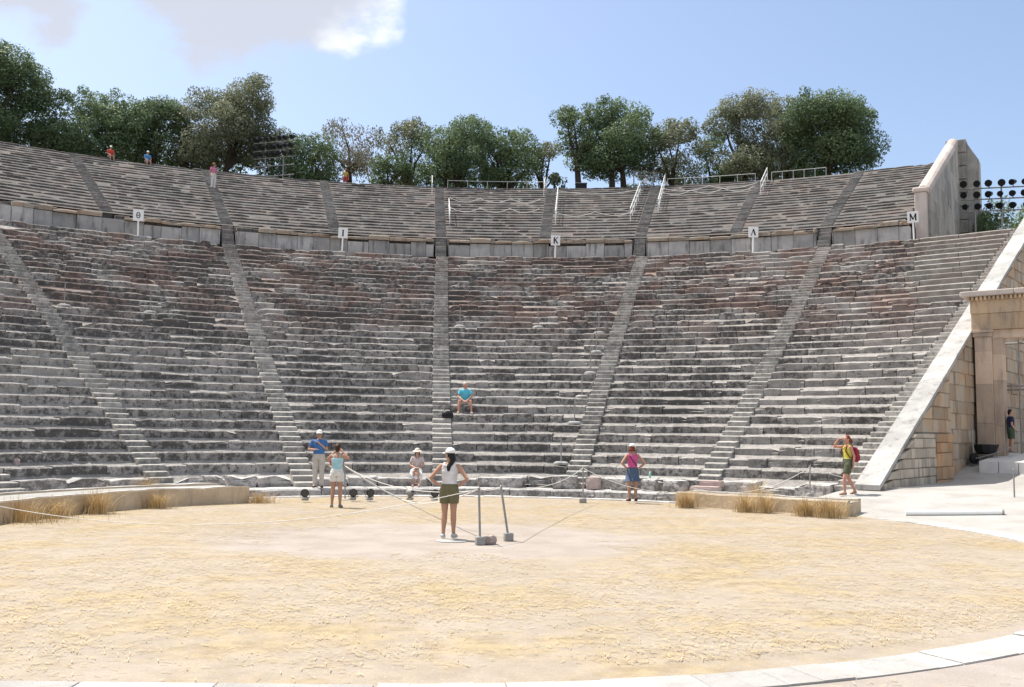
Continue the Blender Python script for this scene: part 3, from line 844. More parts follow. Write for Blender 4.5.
g = NG('dry_grass'); M_dry = g.done(g.mix(g.attr('tint'), (.36, .24, .11), (.66, .50, .27)))
def tuft(px, py, h, w, n, label, lift=0.0):
    p = gnd(px, py); mb = MB(); n = int(n*1.5); w *= random.uniform(1.0, 1.5)
    for _ in range(n):
        a = random.uniform(0, 2*math.pi); r = abs(random.gauss(0, .55))*w; b0 = Vector((math.cos(a)*r, math.sin(a)*r*.6, 0))
        H_ = h*random.uniform(.45, 1.1); ln = random.uniform(.05, .75)*H_; dr = Vector((math.cos(a+random.gauss(0, .6)), math.sin(a+random.gauss(0, .6)), 0))
        sd = Vector((-dr.y, dr.x, 0))*random.uniform(.0035, .007); prev = None; vs = []
        for k in range(5):
            t = k/4; q = b0+dr*ln*t*t+Vector((0, 0, H_*(t-.28*t*t*(ln/H_)*1.6))); s_ = sd*(1-.85*t)
            vs += [q-s_, q+s_]
        mb.add(vs, [(2*k, 2*k+1, 2*k+3, 2*k+2) for k in range(4)], random.random())
    o = mb.build('dry_grass', M_dry); o.location = p+Vector((0, 0, lift))
    tag(o, label, 'dry grass', 'dry grass tufts by the stone troughs')
    return o
for a in [(18, 522, .62, .75, 420, 'wide dry grass clump before the left trough at the picture edge'),
          (55, 518, .55, .40, 200, 'thin dry grass before the left trough, second clump from the edge'),
          (96, 514, .72, .36, 330, 'drooping tall dry grass clump before the middle of the left trough'),
          (158, 508.5, .50, .36, 260, 'spreading low dry grass clump before the right half of the left trough'),
          (258, 503, .42, .55, 220, 'low dry grass beside the square end of the left trough'),
          (686, 508, .58, .24, 330, 'upright dry grass clump at the left end of the right trough'),
          (746, 512.5, .62, .26, 260, 'dry grass clump before the middle of the right trough'),
          (765, 513.5, .70, .22, 150, 'thin tall dry grass just right of the middle of the right trough'),
          (806, 516.5, .55, .28, 380, 'dense dry grass clump at the right half of the right trough'),
          (829, 518, .58, .36, 420, 'bushy brown dry grass clump at the right end of the right trough'),
          (146, 496, .78, .28, 130, 'pale upright dry grass growing behind the left trough'),
          (36, 493, .45, .5, 130, 'sparse straw coloured grass behind the left end of the left trough'),
          (212, 493, .4, .5, 120, 'sparse straw coloured grass behind the right end of the left trough'),
          (755, 500, .72, .40, 150, 'pale feathery dry grass growing behind the right trough')]: tuft(*a)

# ------------------------------------------------------------------ loose blocks
def rock(name, p, s, label, cat, m_, rz=0.0, amp=.10, group=None, seed=0, sq=.55):
    bm = bmesh.new(); bmesh.ops.create_cube(bm, size=2); bmesh.ops.subdivide_edges(bm, edges=bm.edges[:], cuts=5, use_grid_fill=True)
    for v in bm.verts:
        n = v.co.normalized()
        v.co = v.co*sq+n*(1-sq)*1.15
        d = 1+amp*(mn.noise(v.co*1.5+Vector((seed*7.3, 0, 0)))+.5*mn.noise(v.co*4+Vector((seed*3.1, 5, 0))))
        v.co = Vector((v.co.x*s[0]*d, v.co.y*s[1]*d, v.co.z*s[2]*d))
    me = bpy.data.meshes.new(name); bm.to_mesh(me); bm.free(); me.attributes.new('tint', 'FLOAT', 'FACE').data.foreach_set('value', [random.uniform(.4, .9)]*len(me.polygons))
    me.materials.append(m_); o = bpy.data.objects.new(name, me); COL.objects.link(o); o.location = Vector(p)+Vector((0, 0, s[2]*.93)); o.rotation_euler = (0, 0, rz)
    return tag(o, label, cat, group)
M_pink = wall_stone('pink_limestone', (.48, .37, .34), (.40, .33, .30), .25)
rock('stone_block', gnd(489, 544.5), (.115, .10, .085), 'small round stone lying at the foot of the nearest rope post', 'stone', M_pink, .3, .18, seed=1)
def on(px, r, z): return pol(r, ang_at(px, r, z), z)
GB = 'rough blocks lying along the podium step'
for px, r, s, lab, m_, sd in [
    (500, 14.95, (.78, .36, .17), 'broken pale boulder with a jagged top below the seated man in cyan', M_front, 3),
    (565, 14.75, (.42, .36, .22), 'rounded boulder just left of the stairs beside the step post', M_front, 4),
    (593.5, 14.7, (.22, .32, .21), 'squat block with a brown side just right of the step-post stairs', M_pink, 5),
    (620, 14.7, (.31, .33, .20), 'square block on the podium step left of the woman in pink', M_front, 6),
    (650, 14.75, (.24, .3, .19), 'small rounded block on the podium step behind the woman in pink', M_front, 7),
    (676, 14.75, (.38, .33, .19), 'wide pale block on the podium step right of the woman in pink', M_front, 8)]:
    p = on(px, r, .17); rock('stone_block', p, s, lab, 'stone', m_, -math.atan2(p.x-EX, p.y-EY), .10, GB, sd, .72)
p = gnd(862, 503.5, .0); rock('stone_block', p, (.36, .26, .20), 'pinkish broken block at the right end of the right trough', 'stone', M_pink, -.2, .10, seed=9, sq=.7)
p = on(706, 14.55, .17); rock('stone_block', p, (.46, .3, .11), 'flat pink block on the podium step before the right stairs', 'stone', M_pink, -.45, .05, seed=11, sq=.85)
p = on(712, 14.85, .36); rock('stone_block', p, (.36, .2, .10), 'small pink block resting on the flat pink block', 'stone', M_pink, -.5, .05, seed=12, sq=.85)
# throne-like seat at the left picture edge
p = gnd(3, 491, .17)
th = thing('stone_throne', 'pinkish carved stone seat with a high back at the left picture edge', 'stone seat', p, R_(-50))
mb = MB(); mb.box((0, 0, .22), .62, .6, .44, bev=.04, jit=.012); mb.build('seat', M_pink, th)
mb = MB(); mb.box((.02, .26, .62), .60, .16, .66, bev=.06, jit=.015); mb.build('backrest', M_pink, th)

# flat centre stone
c0 = gnd(452, 541)
mb = MB(); mb.loft([(c0+Vector((0, 0, z)), Vector((r, 0, 0)), Vector((0, r, 0))) for z, r in ((-.05, .30), (.010, .30), (.016, .29))], 28)
struct(mb.build('centre_stone', M_coping))

# ------------------------------------------------------------------ trees
def leaves(name, clumps, n, size, parent, m_, seed, hang=0.0):
    r = np.random.default_rng(seed)
    cw = np.array([c[1][0]*c[1][1]+c[1][0]*c[1][2] for c in clumps]); cw = cw/cw.sum()
    idx = r.choice(len(clumps), n, p=cw)
    C_ = np.array([c[0] for c in clumps])[idx]; Rr = np.array([c[1] for c in clumps])[idx]; tb = np.array([c[2] for c in clumps])[idx]
    d = r.normal(size=(n, 3)); d /= np.linalg.norm(d, axis=1)[:, None]
    rad = np.where(r.random(n) < .7, .72+.34*r.random(n), r.random(n)**.5)
    P = C_+d*Rr*rad[:, None]
    if hang: P[:, 2] -= hang*r.random(n)*.6
    nrm = d*.6+r.normal(size=(n, 3))*.6+np.array([0, 0, .35]); nrm /= np.linalg.norm(nrm, axis=1)[:, None]
    t = np.cross(nrm, r.normal(size=(n, 3))); t /= np.linalg.norm(t, axis=1)[:, None]
    if hang: t = t*.6+np.array([0, 0, -1.]); t /= np.linalg.norm(t, axis=1)[:, None]
    b = np.cross(nrm, t); b /= np.linalg.norm(b, axis=1)[:, None]
    L = (size*r.uniform(.6, 1.3, n))[:, None]; W = L*r.uniform(.32, .55, n)[:, None]
    V = np.stack([P-t*L*.5, P+b*W*.5-t*L*.06, P+t*L*.5, P-b*W*.5+t*L*.06], 1).reshape(-1, 3)
    me = quads(name, V, np.clip(tb+r.normal(0, .16, n), 0, 1)); me.materials.append(m_)
    o = bpy.data.objects.new(name, me); COL.objects.link(o); o.parent = parent; return o
def tree(px, top, wpx, basepx, Y, m_, label, name='tree', dens=1.0, low=.18, lobes=11, size=.225, lean=0.0, seed=1, skew=0.0, hang=0.0, trunks=1, flat=.8, group='trees beyond the top row'):
    rr = random.Random(seed)
    base = dist(px, basepx, Y); base.z = 20.55
    topz = dist(px, top+4, Y).z; Hh = topz-base.z; Wd = wpx*Y/FPX/2*.97
    t = thing(name, label, 'tree' if name != 'shrub' else 'shrub', base, 0, group)
    low *= .7; lobes = int(lobes*1.7); c0, c1 = low*Hh, Hh; cz_ = (c0+c1)/2; ch = (c1-c0)/2
    clumps = []
    for k in range(lobes):
        a = 2*math.pi*k/lobes*1.618*2+rr.uniform(-.5, .5); e = rr.uniform(-.75, .95); q = math.sqrt(max(.05, 1-e*e*.85))
        rad = rr.uniform(.42, .84)
        s = rr.uniform(.28, .48)*min(Wd, ch*1.2)
        p = (math.cos(a)*q*Wd*rad+skew*e*Wd, math.sin(a)*q*Wd*rad*.85, cz_+e*ch*.78)
        s2 = min(s, max(.5, Hh-p[2]+.15))
        clumps.append((p, (s*1.15, s*1.1, s2*flat), rr.uniform(.2, .8)))
        for _ in range(3):       # small outlying sprays roughen the outline
            d = Vector((rr.gauss(0, 1), rr.gauss(0, 1), rr.gauss(.25, .8))).normalized(); s3 = s*rr.uniform(.28, .5)
            clumps.append(((p[0]+d.x*s*1.05, p[1]+d.y*s*1.05, min(p[2]+d.z*s*.85, Hh-.1)), (s3, s3, s3*.8), rr.uniform(.2, .9)))
    core = (0.0, 0.0, cz_)
    clumps.append((core, (Wd*.36, Wd*.34, ch*.42), .35))
    mb = MB()
    for ti in range(trunks):
        ox = 0 if trunks == 1 else (ti-(trunks-1)/2)*.9
        r0 = .05*Hh*.45+.08; fork = max(.25, low+.12)*Hh
        k1 = Vector((ox+lean*.5*fork+rr.uniform(-.15, .15), rr.uniform(-.1, .1), fork*.5)); k2 = Vector((ox+lean*fork, 0, fork))
        mb.tube([(ox, 0, -.4), k1, k2], [r0*1.35, r0, r0*.8], 7)
        for c in rr.sample(clumps[:-1:4], min(6, len(clumps[:-1:4]))):
            e_ = Vector(c[0]); mid = k2.lerp(e_, .5)+Vector((rr.uniform(-.3, .3), rr.uniform(-.3, .3), rr.uniform(0, .35)))
            mb.tube([k2, mid, e_], [r0*.6, r0*.36, r0*.12], 5)
    mb.build('trunk', M_bark, t)
    n = int(dens*225*sum(c[1][0]*c[1][2] for c in clumps)/ (size/.34)**2)
    leaves('crown', clumps, min(n, 52000), size, t, m_, seed, hang)
    return t
TR = [
 (2, 42, 100, 139, 72, M_leafd, 'big dark tree at the far left, tallest at the picture edge', dict(lobes=16, low=.06, seed=11)),
 (62, 92, 72, 146, 73.5, M_leafd, 'rounded dark tree beside the big one at the far left', dict(lobes=11, low=.06, seed=12)),
 (108, 84, 78, 152, 77, M_leafm, 'bushy mid green tree above the person in red', dict(lobes=12, low=.10, seed=13)),
 (152, 86, 72, 158, 79, M_leafm, 'bushy green tree above the person in bright blue', dict(lobes=11, low=.12, seed=14)),
 (187, 90, 42, 162, 80, M_leafd, 'narrow dark tree squeezed against the tall olive green one', dict(lobes=8, low=.2, seed=15)),
 (226, 70, 100, 166, 79, M_leafo, 'tall broad olive green tree left of the lighting rig on the rim', dict(lobes=17, low=.16, seed=16, size=.215)),
 (274, 122, 46, 172, 83, M_leafm, 'light green tree behind the lighting rig on the rim', dict(lobes=8, low=.1, seed=17)),
 (310, 129, 70, 176, 80, M_leafd, 'low dense dark tree right of the lighting rig', dict(lobes=11, low=.02, seed=18)),
 (349, 113, 74, 178, 82, M_leafg, 'sparse greyish tree with a bent bare limb', dict(lobes=9, low=.40, seed=19, dens=.42, size=.215, hang=.5)),
 (388, 148, 48, 182, 79, M_leafd, 'low dark bush tree right of the greyish sparse one', dict(lobes=7, low=.02, seed=20)),
 (408, 114, 62, 183, 82, M_leafo, 'greyish green tree behind the low dark bush tree', dict(lobes=9, low=.15, seed=21, dens=.8)),
 (452, 106, 88, 184, 80, M_leafm, 'airy green tree over the middle stairway', dict(lobes=13, low=.18, seed=22, dens=.75, trunks=2)),
 (506, 117, 70, 186, 81, M_leafm, 'round yellowish green tree right of the airy one', dict(lobes=11, low=.18, seed=23, trunks=2)),
 (543, 131, 44, 187, 82, M_leafo, 'small thin tree between the round and the tall spreading ones', dict(lobes=7, low=.25, seed=24, dens=.6)),
 (577, 99, 56, 187, 79, M_leafm, 'tall slim green tree with a bare stem, left of the sky gap', dict(lobes=10, low=.36, seed=25, dens=.9)),
 (617, 100, 88, 187, 79, M_leafm, 'tall spreading green tree with dark trunks, right of the sky gap', dict(lobes=14, low=.30, seed=26, trunks=2)),
 (672, 117, 72, 186, 80, M_leafo, 'open dull green tree behind the small rig with the white box', dict(lobes=11, low=.22, seed=27, dens=.75)),
 (712, 122, 48, 185, 82, M_leafd, 'half hidden dark tree left of the large grey green one', dict(lobes=8, low=.15, seed=28)),
 (745, 84, 80, 184, 78, M_leafo, 'large grey green tree with ragged top, third from the right', dict(lobes=15, low=.14, seed=29)),
 (786, 80, 60, 182, 81, M_leafo, 'tall grey green tree standing between the two large right-hand ones', dict(lobes=11, low=.16, seed=30)),
 (829, 86, 104, 180, 77, M_leafd, 'broad dark green tree at the right end of the row of trees', dict(lobes=18, low=.15, seed=31)),
]
for px, top, wp, bp_, Y, m_, lab, kw in TR: tree(px, top, wp, bp_, Y, m_, lab, **kw)
# low shrubs under the trees along the rim
k = 0
SH = [(28, 104, 56, 75), (62, 110, 52, 77), (95, 116, 54, 79), (130, 120, 54, 80), (168, 128, 54, 82), (205, 138, 50, 83), (240, 142, 48, 83), (290, 150, 44, 84), (325, 158, 36, 84), (415, 160, 50, 84), (456, 162, 44, 85), (495, 160, 44, 85), (530, 165, 36, 85), (556, 165, 24, 83), (640, 160, 40, 85), (676, 165, 38, 84), (735, 155, 50, 83), (775, 152, 46, 83), (806, 160, 36, 83)]
SL_ = ['at the far left under the biggest tree', 'under the rounded dark tree at the left', 'behind the person in red', 'between the persons in red and bright blue', 'behind the person in bright blue', 'behind the woman on the upper stairs', 'left of the lighting rig', 'right behind the lighting rig', 'left of the bent bare limb', 'left under the airy middle tree', 'just right of the middle stairway', 'under the round yellowish tree', 'under the small thin tree', 'behind the black box on the rim', 'under the small rig with the white box', 'right of the small rig', 'under the large grey green tree', 'under the tall grey green tree', 'at the foot of the broad dark tree on the right']
for (px, top, wp, Y), lab in zip(SH, SL_):
    k += 1; tree(px, top, wp, 185, Y, (M_leafd, M_leafm)[k % 2], 'low dark shrub '+lab, 'shrub', .9, .0, 6, .34, seed=60+k, group='shrubs under the trees')
# bushes behind the right lamp rig
for px, top, wp, Y, lab, sd in [(992, 203, 46, 66, 'yellow green bush just right of the end wall', 91), (1022, 196, 50, 69, 'thin green bush behind the lamp rig at the right edge', 92)]:
    p = dist(px, 240, Y); t = thing('shrub', lab, 'shrub', (p.x, p.y, 12.0), 0, 'bushes by the end wall'); hh = dist(px, top, Y).z-12.0; ww = wp*Y/FPX/2
    rr = random.Random(sd); cl = [((rr.uniform(-.6, .6)*ww, rr.uniform(-.6, .6)*ww, rr.uniform(.25, .85)*hh), (ww*.42, ww*.42, hh*.2), rr.uniform(.4, 1)) for _ in range(12)]
    mb = MB()
    for c in cl[:6]: mb.tube([(0, 0, -1.5), Vector(c[0])*.5, c[0]], [.06, .04, .015], 5)
    mb.build('stem', M_bark, t); leaves('foliage', cl, 3000, .26, t, M_leafm, sd)

# ------------------------------------------------------------------ wedge signs
def letter(ch, w_=.20, h_=.27, th_=.045):
    """flat strokes of a serif capital, centred; list of quads in x, z"""
    q = []
    def st(x0, z0, x1, z1, t):
        d = Vector((x1-x0, z1-z0)); n = Vector((-d.y, d.x)).normalized()*t/2
        q.append([(x0-n.x, z0-n.y), (x1-n.x, z1-n.y), (x1+n.x, z1+n.y), (x0+n.x, z0+n.y)])
    W, Hh, t = w_/2, h_/2, th_
    if ch == 'I': st(0, -Hh, 0, Hh, t*1.2); st(-W*.5, Hh, W*.5, Hh, t*.5); st(-W*.5, -Hh, W*.5, -Hh, t*.5)
    if ch == 'K':
        st(-W*.6, -Hh, -W*.6, Hh, t*1.2); st(-W*.5, -Hh*.05, W*.85, Hh, t*.7); st(-W*.15, Hh*.2, W*.95, -Hh, t*1.1)
        for x in (-W*.6, W*.85): st(x-W*.35, Hh, x+W*.35, Hh, t*.5); st(x-W*.35, -Hh, x+W*.35, -Hh, t*.5)
    if ch == 'L':
        st(-W*.8, -Hh, 0, Hh, t*.6); st(0, Hh, W*.8, -Hh, t*1.2)
        for x in (-W*.8, W*.8): st(x-W*.3, -Hh, x+W*.3, -Hh, t*.5)
    if ch == 'M':
        st(-W, -Hh, -W, Hh, t*.7); st(W, -Hh, W, Hh, t*1.2); st(-W, Hh, 0, -Hh*.8, t*1.1); st(0, -Hh*.8, W, Hh, t*.6)
        for x in (-W, W): st(x-W*.3, -Hh, x+W*.3, -Hh, t*.5)
    if ch == 'TH':
        n = 20
        for k in range(n):
            a0, a1 = 2*math.pi*k/n, 2*math.pi*(k+1)/n; f = lambda a, s: (math.cos(a)*W*s*.85, math.sin(a)*Hh*(1-(1-s)*.6))
            q.append([f(a0, .55), f(a1, .55), f(a1, 1.0), f(a0, 1.0)])
        st(-W*.35, 0, W*.35, 0, t*.9)
    return q
for px, py, ph, ch, lab in [(138, 233, 210, 'TH', 'white sign with the letter Θ on a white post'), (342, 251, 228, 'I', 'white sign with the letter I on a white post'), (555, 255.5, 235.5, 'K', 'white sign with the letter K on a white post'), (753, 251.5, 227, 'L', 'white sign with the letter Λ on a white post'), (914, 240, 211.5, 'M', 'white sign with the letter M on a white post')]:
    r = 40.15; a = ang_at(px, r, 12.7); p = pol(r, a, Z0+H*33-.05); topz = dist(px, ph, p.y).z-p.z; W_ = .56
    d = Vector((-p.x, -p.y)).normalized(); rz = math.atan2(d.x, -d.y)
    t = thing('letter_sign', lab, 'sign', p, rz, 'letter signs of the seat wedges'); t.rotation_euler = (random.uniform(-.03, .03), random.uniform(-.035, .035), rz+random.uniform(-.08, .08))
    mb = MB(); mb.tube([(0, 0.03, 0), (0, 0.03, topz-.05)], .045, 8); mb.build('post', M_white, t)
    mb = MB(); mb.box((0, 0, topz-.30), W_, .03, .62, bev=.006); b = mb.build('board', M_white, t)
    mb = MB()
    for q in letter(ch, .27, .36, .07): mb.add([(x, -.0185, topz-.30+z) for x, z in q], [(0, 1, 2, 3)])
    mb.build('letter', M_letter, b)

# ------------------------------------------------------------------ thin posts on round stones among the seats
for px, r, k, lab in [(582, 21.3, 8, 'thin grey post on a white round stone, third up beside the stairway'), (590.5, 23.45, 11, 'thin grey post on a white round stone, fourth up beside the stairway'), (596.5, 25.7, 14, 'thin grey post on a white round stone, fifth up beside the stairway'), (599, 28.0, 17, 'thin grey post on a white round stone, uppermost beside the stairway'), (574.5, 19.1, 5, 'thin grey post on a white round stone, second up beside the stairway'), (561, 16.15, 1, 'thin grey post on a white round stone, lowest beside the stairway'), (460, 28.75, 18, 'thin grey post on a stone high above the seated man'), (538, 28.75, 18, 'thin grey post on a stone high in the wedge under the sign K'), (150, 29.0, 18, 'thin grey post on a white stone under the sign Θ'), (64, 29.0, 18, 'thin grey post on a stone near the left edge stairway')]:
    z = Z0+H*k; r = R0+D*k+.35; p = pol(r, ang_at(px, r, z), z-.01)
    t = thing('rope_post', lab, 'post', p, 0, 'thin posts among the seats')
    mb = MB(); mb.loft([((0, 0, zz), (q, 0, 0), (0, q, 0)) for zz, q in ((0, .24), (.03, .27), (.09, .26), (.13, .18))], 14); mb.build('stone_base', M_coping, t)
    mb = MB(); mb.tube([(0, 0, .1), (0, 0, 1.02)], .022, 8); mb.build('pole', M_grayp, t)

# ------------------------------------------------------------------ rope barrier: posts on cube bases, ropes
def barrier(p, topp, lab, base=True, tilt=None):
    t = thing('barrier_post', lab, 'post', p, 0, 'rope barrier posts')
    top = Vector(topp)-Vector(p)
    mb = MB()
    if base == 'plate': mb.loft([((0, 0, zz), (q, 0, 0), (0, q, 0)) for zz, q in ((0, .17), (.02, .17), (.03, .12))], 16)
    elif base == 'stone': mb.box((0, 0, .07), .2, .2, .16, bev=.03, jit=.01)
    else: mb.box((0, 0, .075), .16, .16, .15, rz=.25, bev=.012)
    mb.build('base', M_conc, t)
    mb = MB(); mb.tube([(0, 0, .04), top], .021, 8); mb.build('pole', M_grayp, t)
    mb = MB(); mb.ell(top+Vector((0, 0, .01)), (.028, .028, .028), 8, 6); mb.build('cap', M_grayp, t)
    return Vector(topp)
p1 = gnd(480, 545); t1 = barrier(p1, dist(479, 489, p1.y), 'nearest rope post on a cube base, beside the small round stone')
p2 = gnd(508.5, 541); t2 = barrier(p2, dist(501, 487, p2.y), 'leaning rope post on a cube base, right of the nearest one')
p3 = gnd(583, 503); t3 = barrier(p3, dist(583, 468, p3.y), 'rope post on the stone ring before the stairs', 'stone')
p4 = gnd(345, 500); t4 = barrier(p4, dist(345, 466, p4.y), 'rope post half hidden behind the woman in the pale blue top', 'plate')
p5 = on(810, 14.4, .17); t5 = barrier(p5, dist(810, 467, p5.y), 'rope post behind the right trough', 'stone')
p6 = gnd(1015, 514); t6 = barrier(p6, dist(1013.5, 470, p6.y), 'lone rope post with a round plate on the white gravel at the right', 'plate')
def rope(a, b, sag, lab, r=.008, n=24):
    a, b = Vector(a), Vector(b); mb = MB(); pts = []
    for k in range(n+1):
        t = k/n; q = a.lerp(b, t); q.z -= sag*4*t*(1-t); q.z = max(q.z, gz(q.x, q.y)+.02); pts.append(q)
    org = a.lerp(b, .5); mb.tube(pts, r, 6)
    o = mb.build('rope', M_rope, smooth=True, origin=org); return tag(o, lab, 'rope', 'barrier ropes')
LP = Vector((-12.0, 19.0, 1.05))
q1 = dist(0, 494.5, 20.2)
rope(q1+(q1-t1)*.12, t1, .62, 'long sagging rope crossing the orchestra from the left to the nearest post', .007, 40)
rope(t1, t2, .04, 'short rope between the two posts beside the round stone')
rope(t4, gnd(402, 499.5), .05, 'thick pale rope slanting to the ground right of the woman in pale blue', .02)
rope(t4, t2, .35, 'sagging rope from the post behind the woman in pale blue to the leaning post')
rope(gnd(402, 499.5, .02), t1, .18, 'rope rising from the ground to the nearest post', .013)
rope(t2, t3, .22, 'rope from the leaning post to the post before the stairs')
rope(t3, dist(700, 490, 27.8), .30, 'rope from the post before the stairs to the right trough')
rope(dist(700, 489.5, 27.6), t5, .35, 'rope over the right trough up to the post behind it')
rope(t5, dist(920, 491, 29.2), .12, 'rope from the post behind the right trough past the red backpack')

# pale pipe lying on the gravel
a_, b_ = gnd(905, 498, gz(12.4, 30.5)), gnd(1003, 500.5, gz(15, 30.0)); a_.z = gz(a_.x, a_.y)+.06; b_.z = gz(b_.x, b_.y)+.06
pp = thing('drain_pipe', 'long pale pipe lying on the white gravel at the right', 'pipe', a_)
mb = MB(); mb.tube([(0, 0, 0), b_-a_], .07, 12); mb.build('pipe', M_white, pp)
mb = MB(); mb.tube([(b_-a_)*.985, (b_-a_)*1.004], .085, 12); mb.build('end_collar', M_conc, pp)

# ------------------------------------------------------------------ floodlights along the podium step
def floodlight(px, py, lab, face, housing=M_black):
    p = gnd(px, py, .045) if py > 490 else gnd(px, py)
    t = thing('floodlight', lab, 'floodlight', p, face, 'small floodlights along the stone ring'); t.scale = (.68, .68, .68)
    mb = MB(); mb.box((0, 0, .05), .26, .24, .10, bev=.02, jit=.008); mb.build('stone_base', M_coping, t)
    mb = MB(); mb.tube([(-.19, 0, .30), (-.19, 0, .13), (.19, 0, .13), (.19, 0, .30)], .018, 6); mb.build('bracket', M_grayp, t)
    mb = MB(); mb.loft([((0, y, .31), (r, 0, 0), (0, 0, r)) for y, r in ((-.12, .165), (-.10, .175), (-.02, .165), (.10, .13), (.17, .09))], 18); mb.build('housing', housing, t)
    mb = MB(); mb.loft([((0, y, .31), (r, 0, 0), (0, 0, r)) for y, r in ((-.128, .145), (-.122, .15))], 18); mb.build('lens', M_glass, t)
floodlight(305, 500.5, 'black floodlight left of the man in the blue shirt', .0)
floodlight(353, 500.0, 'black floodlight just right of the woman in pale blue', .2)
floodlight(369.5, 500.0, 'black floodlight under the slanting rope', .6)
floodlight(410, 500.0, 'floodlight with a pale grey housing by the feet of the seated woman', 1.25, M_grayp)
floodlight(434, 500.5, 'black floodlight left of the woman with the white cap', .5)

# black wheelbarrow by the gateway
p = W3(GT-.7, 1.25, 0); p.z = gz(p.x, p.y)
wb = thing('wheelbarrow', 'black wheelbarrow standing in the corner beside the gateway', 'wheelbarrow', p, .4)
mb = MB(); mb.loft([((0, 0, z), (a, 0, 0), (0, b, 0)) for z, a, b in ((.36, .30, .20), (.45, .42, .28), (.72, .55, .36), (.70, .50, .32), (.46, .36, .22))], 10); mb.build('tray', M_black, wb)
mb = MB(); mb.loft([((-.62, y, .2), (r, 0, 0), (0, 0, r)) for y, r in ((-.05, .14), (-.04, .2), (.04, .2), (.05, .14))], 16); mb.build('wheel', M_black, wb)
for s in (-1, 1):
    mb = MB(); mb.tube([(-.62, .07*s, .2), (.1, .22*s, .38), (.95, .3*s, .62)], .02, 6); mb.build('handle', M_grayp, wb)
    mb = MB(); mb.tube([(.25, .24*s, .4), (.35, .26*s, 0)], .02, 6); mb.build('leg', M_grayp, wb)
p = W3(GT-1.2, .95, 0); p.z = gz(p.x, p.y)
mb = MB(); mb.tube([p, p+Vector((-.05, .03, 1.35))], .03, 8); tag(mb.build('stake', M_grayp, origin=p), 'thin grey stake leaning by the retaining wall beside the wheelbarrow', 'stake')

# ------------------------------------------------------------------ handrails on the upper stairs
def railing(pts, lab, posts=True):
    P = [Vector(p) for p in pts]; o = P[0].copy()
    t = thing('handrail', lab, 'handrail', o, 0, 'pale handrails of the upper stairs')
    mb = MB(); mb.tube([p+Vector((0, 0, .95))-o for p in P], .03, 6); mb.build('top_rail', M_rail, t)
    mb = MB(); mb.tube([p+Vector((0, 0, .5))-o for p in P], .02, 6); mb.build('middle_rail', M_rail, t)
    n = max(2, int((P[-1]-P[0]).length/1.6)+1)
    for k in range(n):
        f = k/(n-1)*(len(P)-1); i = min(int(f), len(P)-2); q = P[i].lerp(P[i+1], f-i)
        mb = MB(); mb.tube([q-o-Vector((0, 0, .1)), q+Vector((0, 0, .95))-o], .028, 6); mb.build('rail_post', M_rail, t)
    return t
def upz(r): return UZ+UH*(r-U0)/UD
def upl(u, off, r0, r1, n=3):
    a = R_(u); return [pol(r0+(r1-r0)*k/n, a+off/(r0+(r1-r0)*k/n), upz(r0+(r1-r0)*k/n)-.1) for k in range(n+1)]
railing(upl(-5.1, -.55, 54.3, 57.2), 'short pale handrail at the top of the middle stairway')
railing(upl(-5.1, .62, 45.2, 49.0), 'pale handrail low on the right side of the middle upper stairway')
railing(upl(3.8, -.5, 54.6, 57.3), 'pale handrail at the top of the stairs above the sign K')
railing(upl(3.8, .6, 45.6, 53.5), 'long pale handrail on the stairs above the sign K')
railing(upl(11.95, -.95, 46.0, 54.2), 'long pale handrail on the left side of the stairs between the signs K and Λ')
railing(upl(11.95, .75, 48.3, 57.3), 'long pale handrail on the right side of the stairs between the signs K and Λ')
railing(upl(19.8, .6, 52.2, 57.3), 'pale handrail at the top of the stairs above the sign Λ')
# rim railing and row ropes
def upper_rope(u0, u1, r, z, lab, sags=3, rad=.02):
    mb = MB(); n = 30; pts = []
    for k in range(n+1):
        t = k/n; pts.append(pol(r, R_(u0+(u1-u0)*t), z-.28*abs(math.sin(t*math.pi*sags))))
    o = mb.tube(pts, rad, 5); ob = mb.build('rope', M_rope, smooth=True, origin=pts[n//2]); return tag(ob, lab, 'rope', 'pale ropes across the upper rows')
upper_rope(-4.3, 3.2, 49.0, upz(49)+.9, 'upper of the two ropes across the rows above the sign K, left half')
upper_rope(-4.3, 3.2, 46.0, upz(46)+.9, 'lower of the two ropes across the rows above the sign K, left half')
upper_rope(4.5, 11.2, 53.6, upz(53.6)+.5, 'rope across the rows between two tall handrails right of the sign K', 1)
upper_rope(4.5, 11.2, 46.2, upz(46.2)+.6, 'low rope across the rows right of the sign K', 2)
upper_rope(12.8, 20.2, 50.6, upz(50.6)+.9, 'lower sagging rope across the rows left of the sign Λ', 3)
upper_rope(12.8, 20.2, 52.2, upz(52.2)+.8, 'upper sagging rope across the rows left of the sign Λ', 2)
for u0, u1, lab in ((-4.4, 3.4, 'thin pale railing along the rim right of the middle stairway'), (12.8, 19.4, 'thin pale railing along the rim right of the sky gap'), (20.6, 24.5, 'thin pale railing along the rim under the large grey green tree')):
    P = [pol(58.6, R_(u0+(u1-u0)*k/5), 21.2) for k in range(6)]
    t = thing('rim_railing', lab, 'railing', P[0], 0, 'railings along the rim')
    mb = MB(); mb.tube([p+Vector((0, 0, 1.0))-P[0] for p in P], .022, 6); mb.build('top_rail', M_rail, t)
    for p in P: mb = MB(); mb.tube([p-P[0]-Vector((0, 0, .1)), p+Vector((0, 0, 1.0))-P[0]], .02, 6); mb.build('rail_post', M_rail, t)

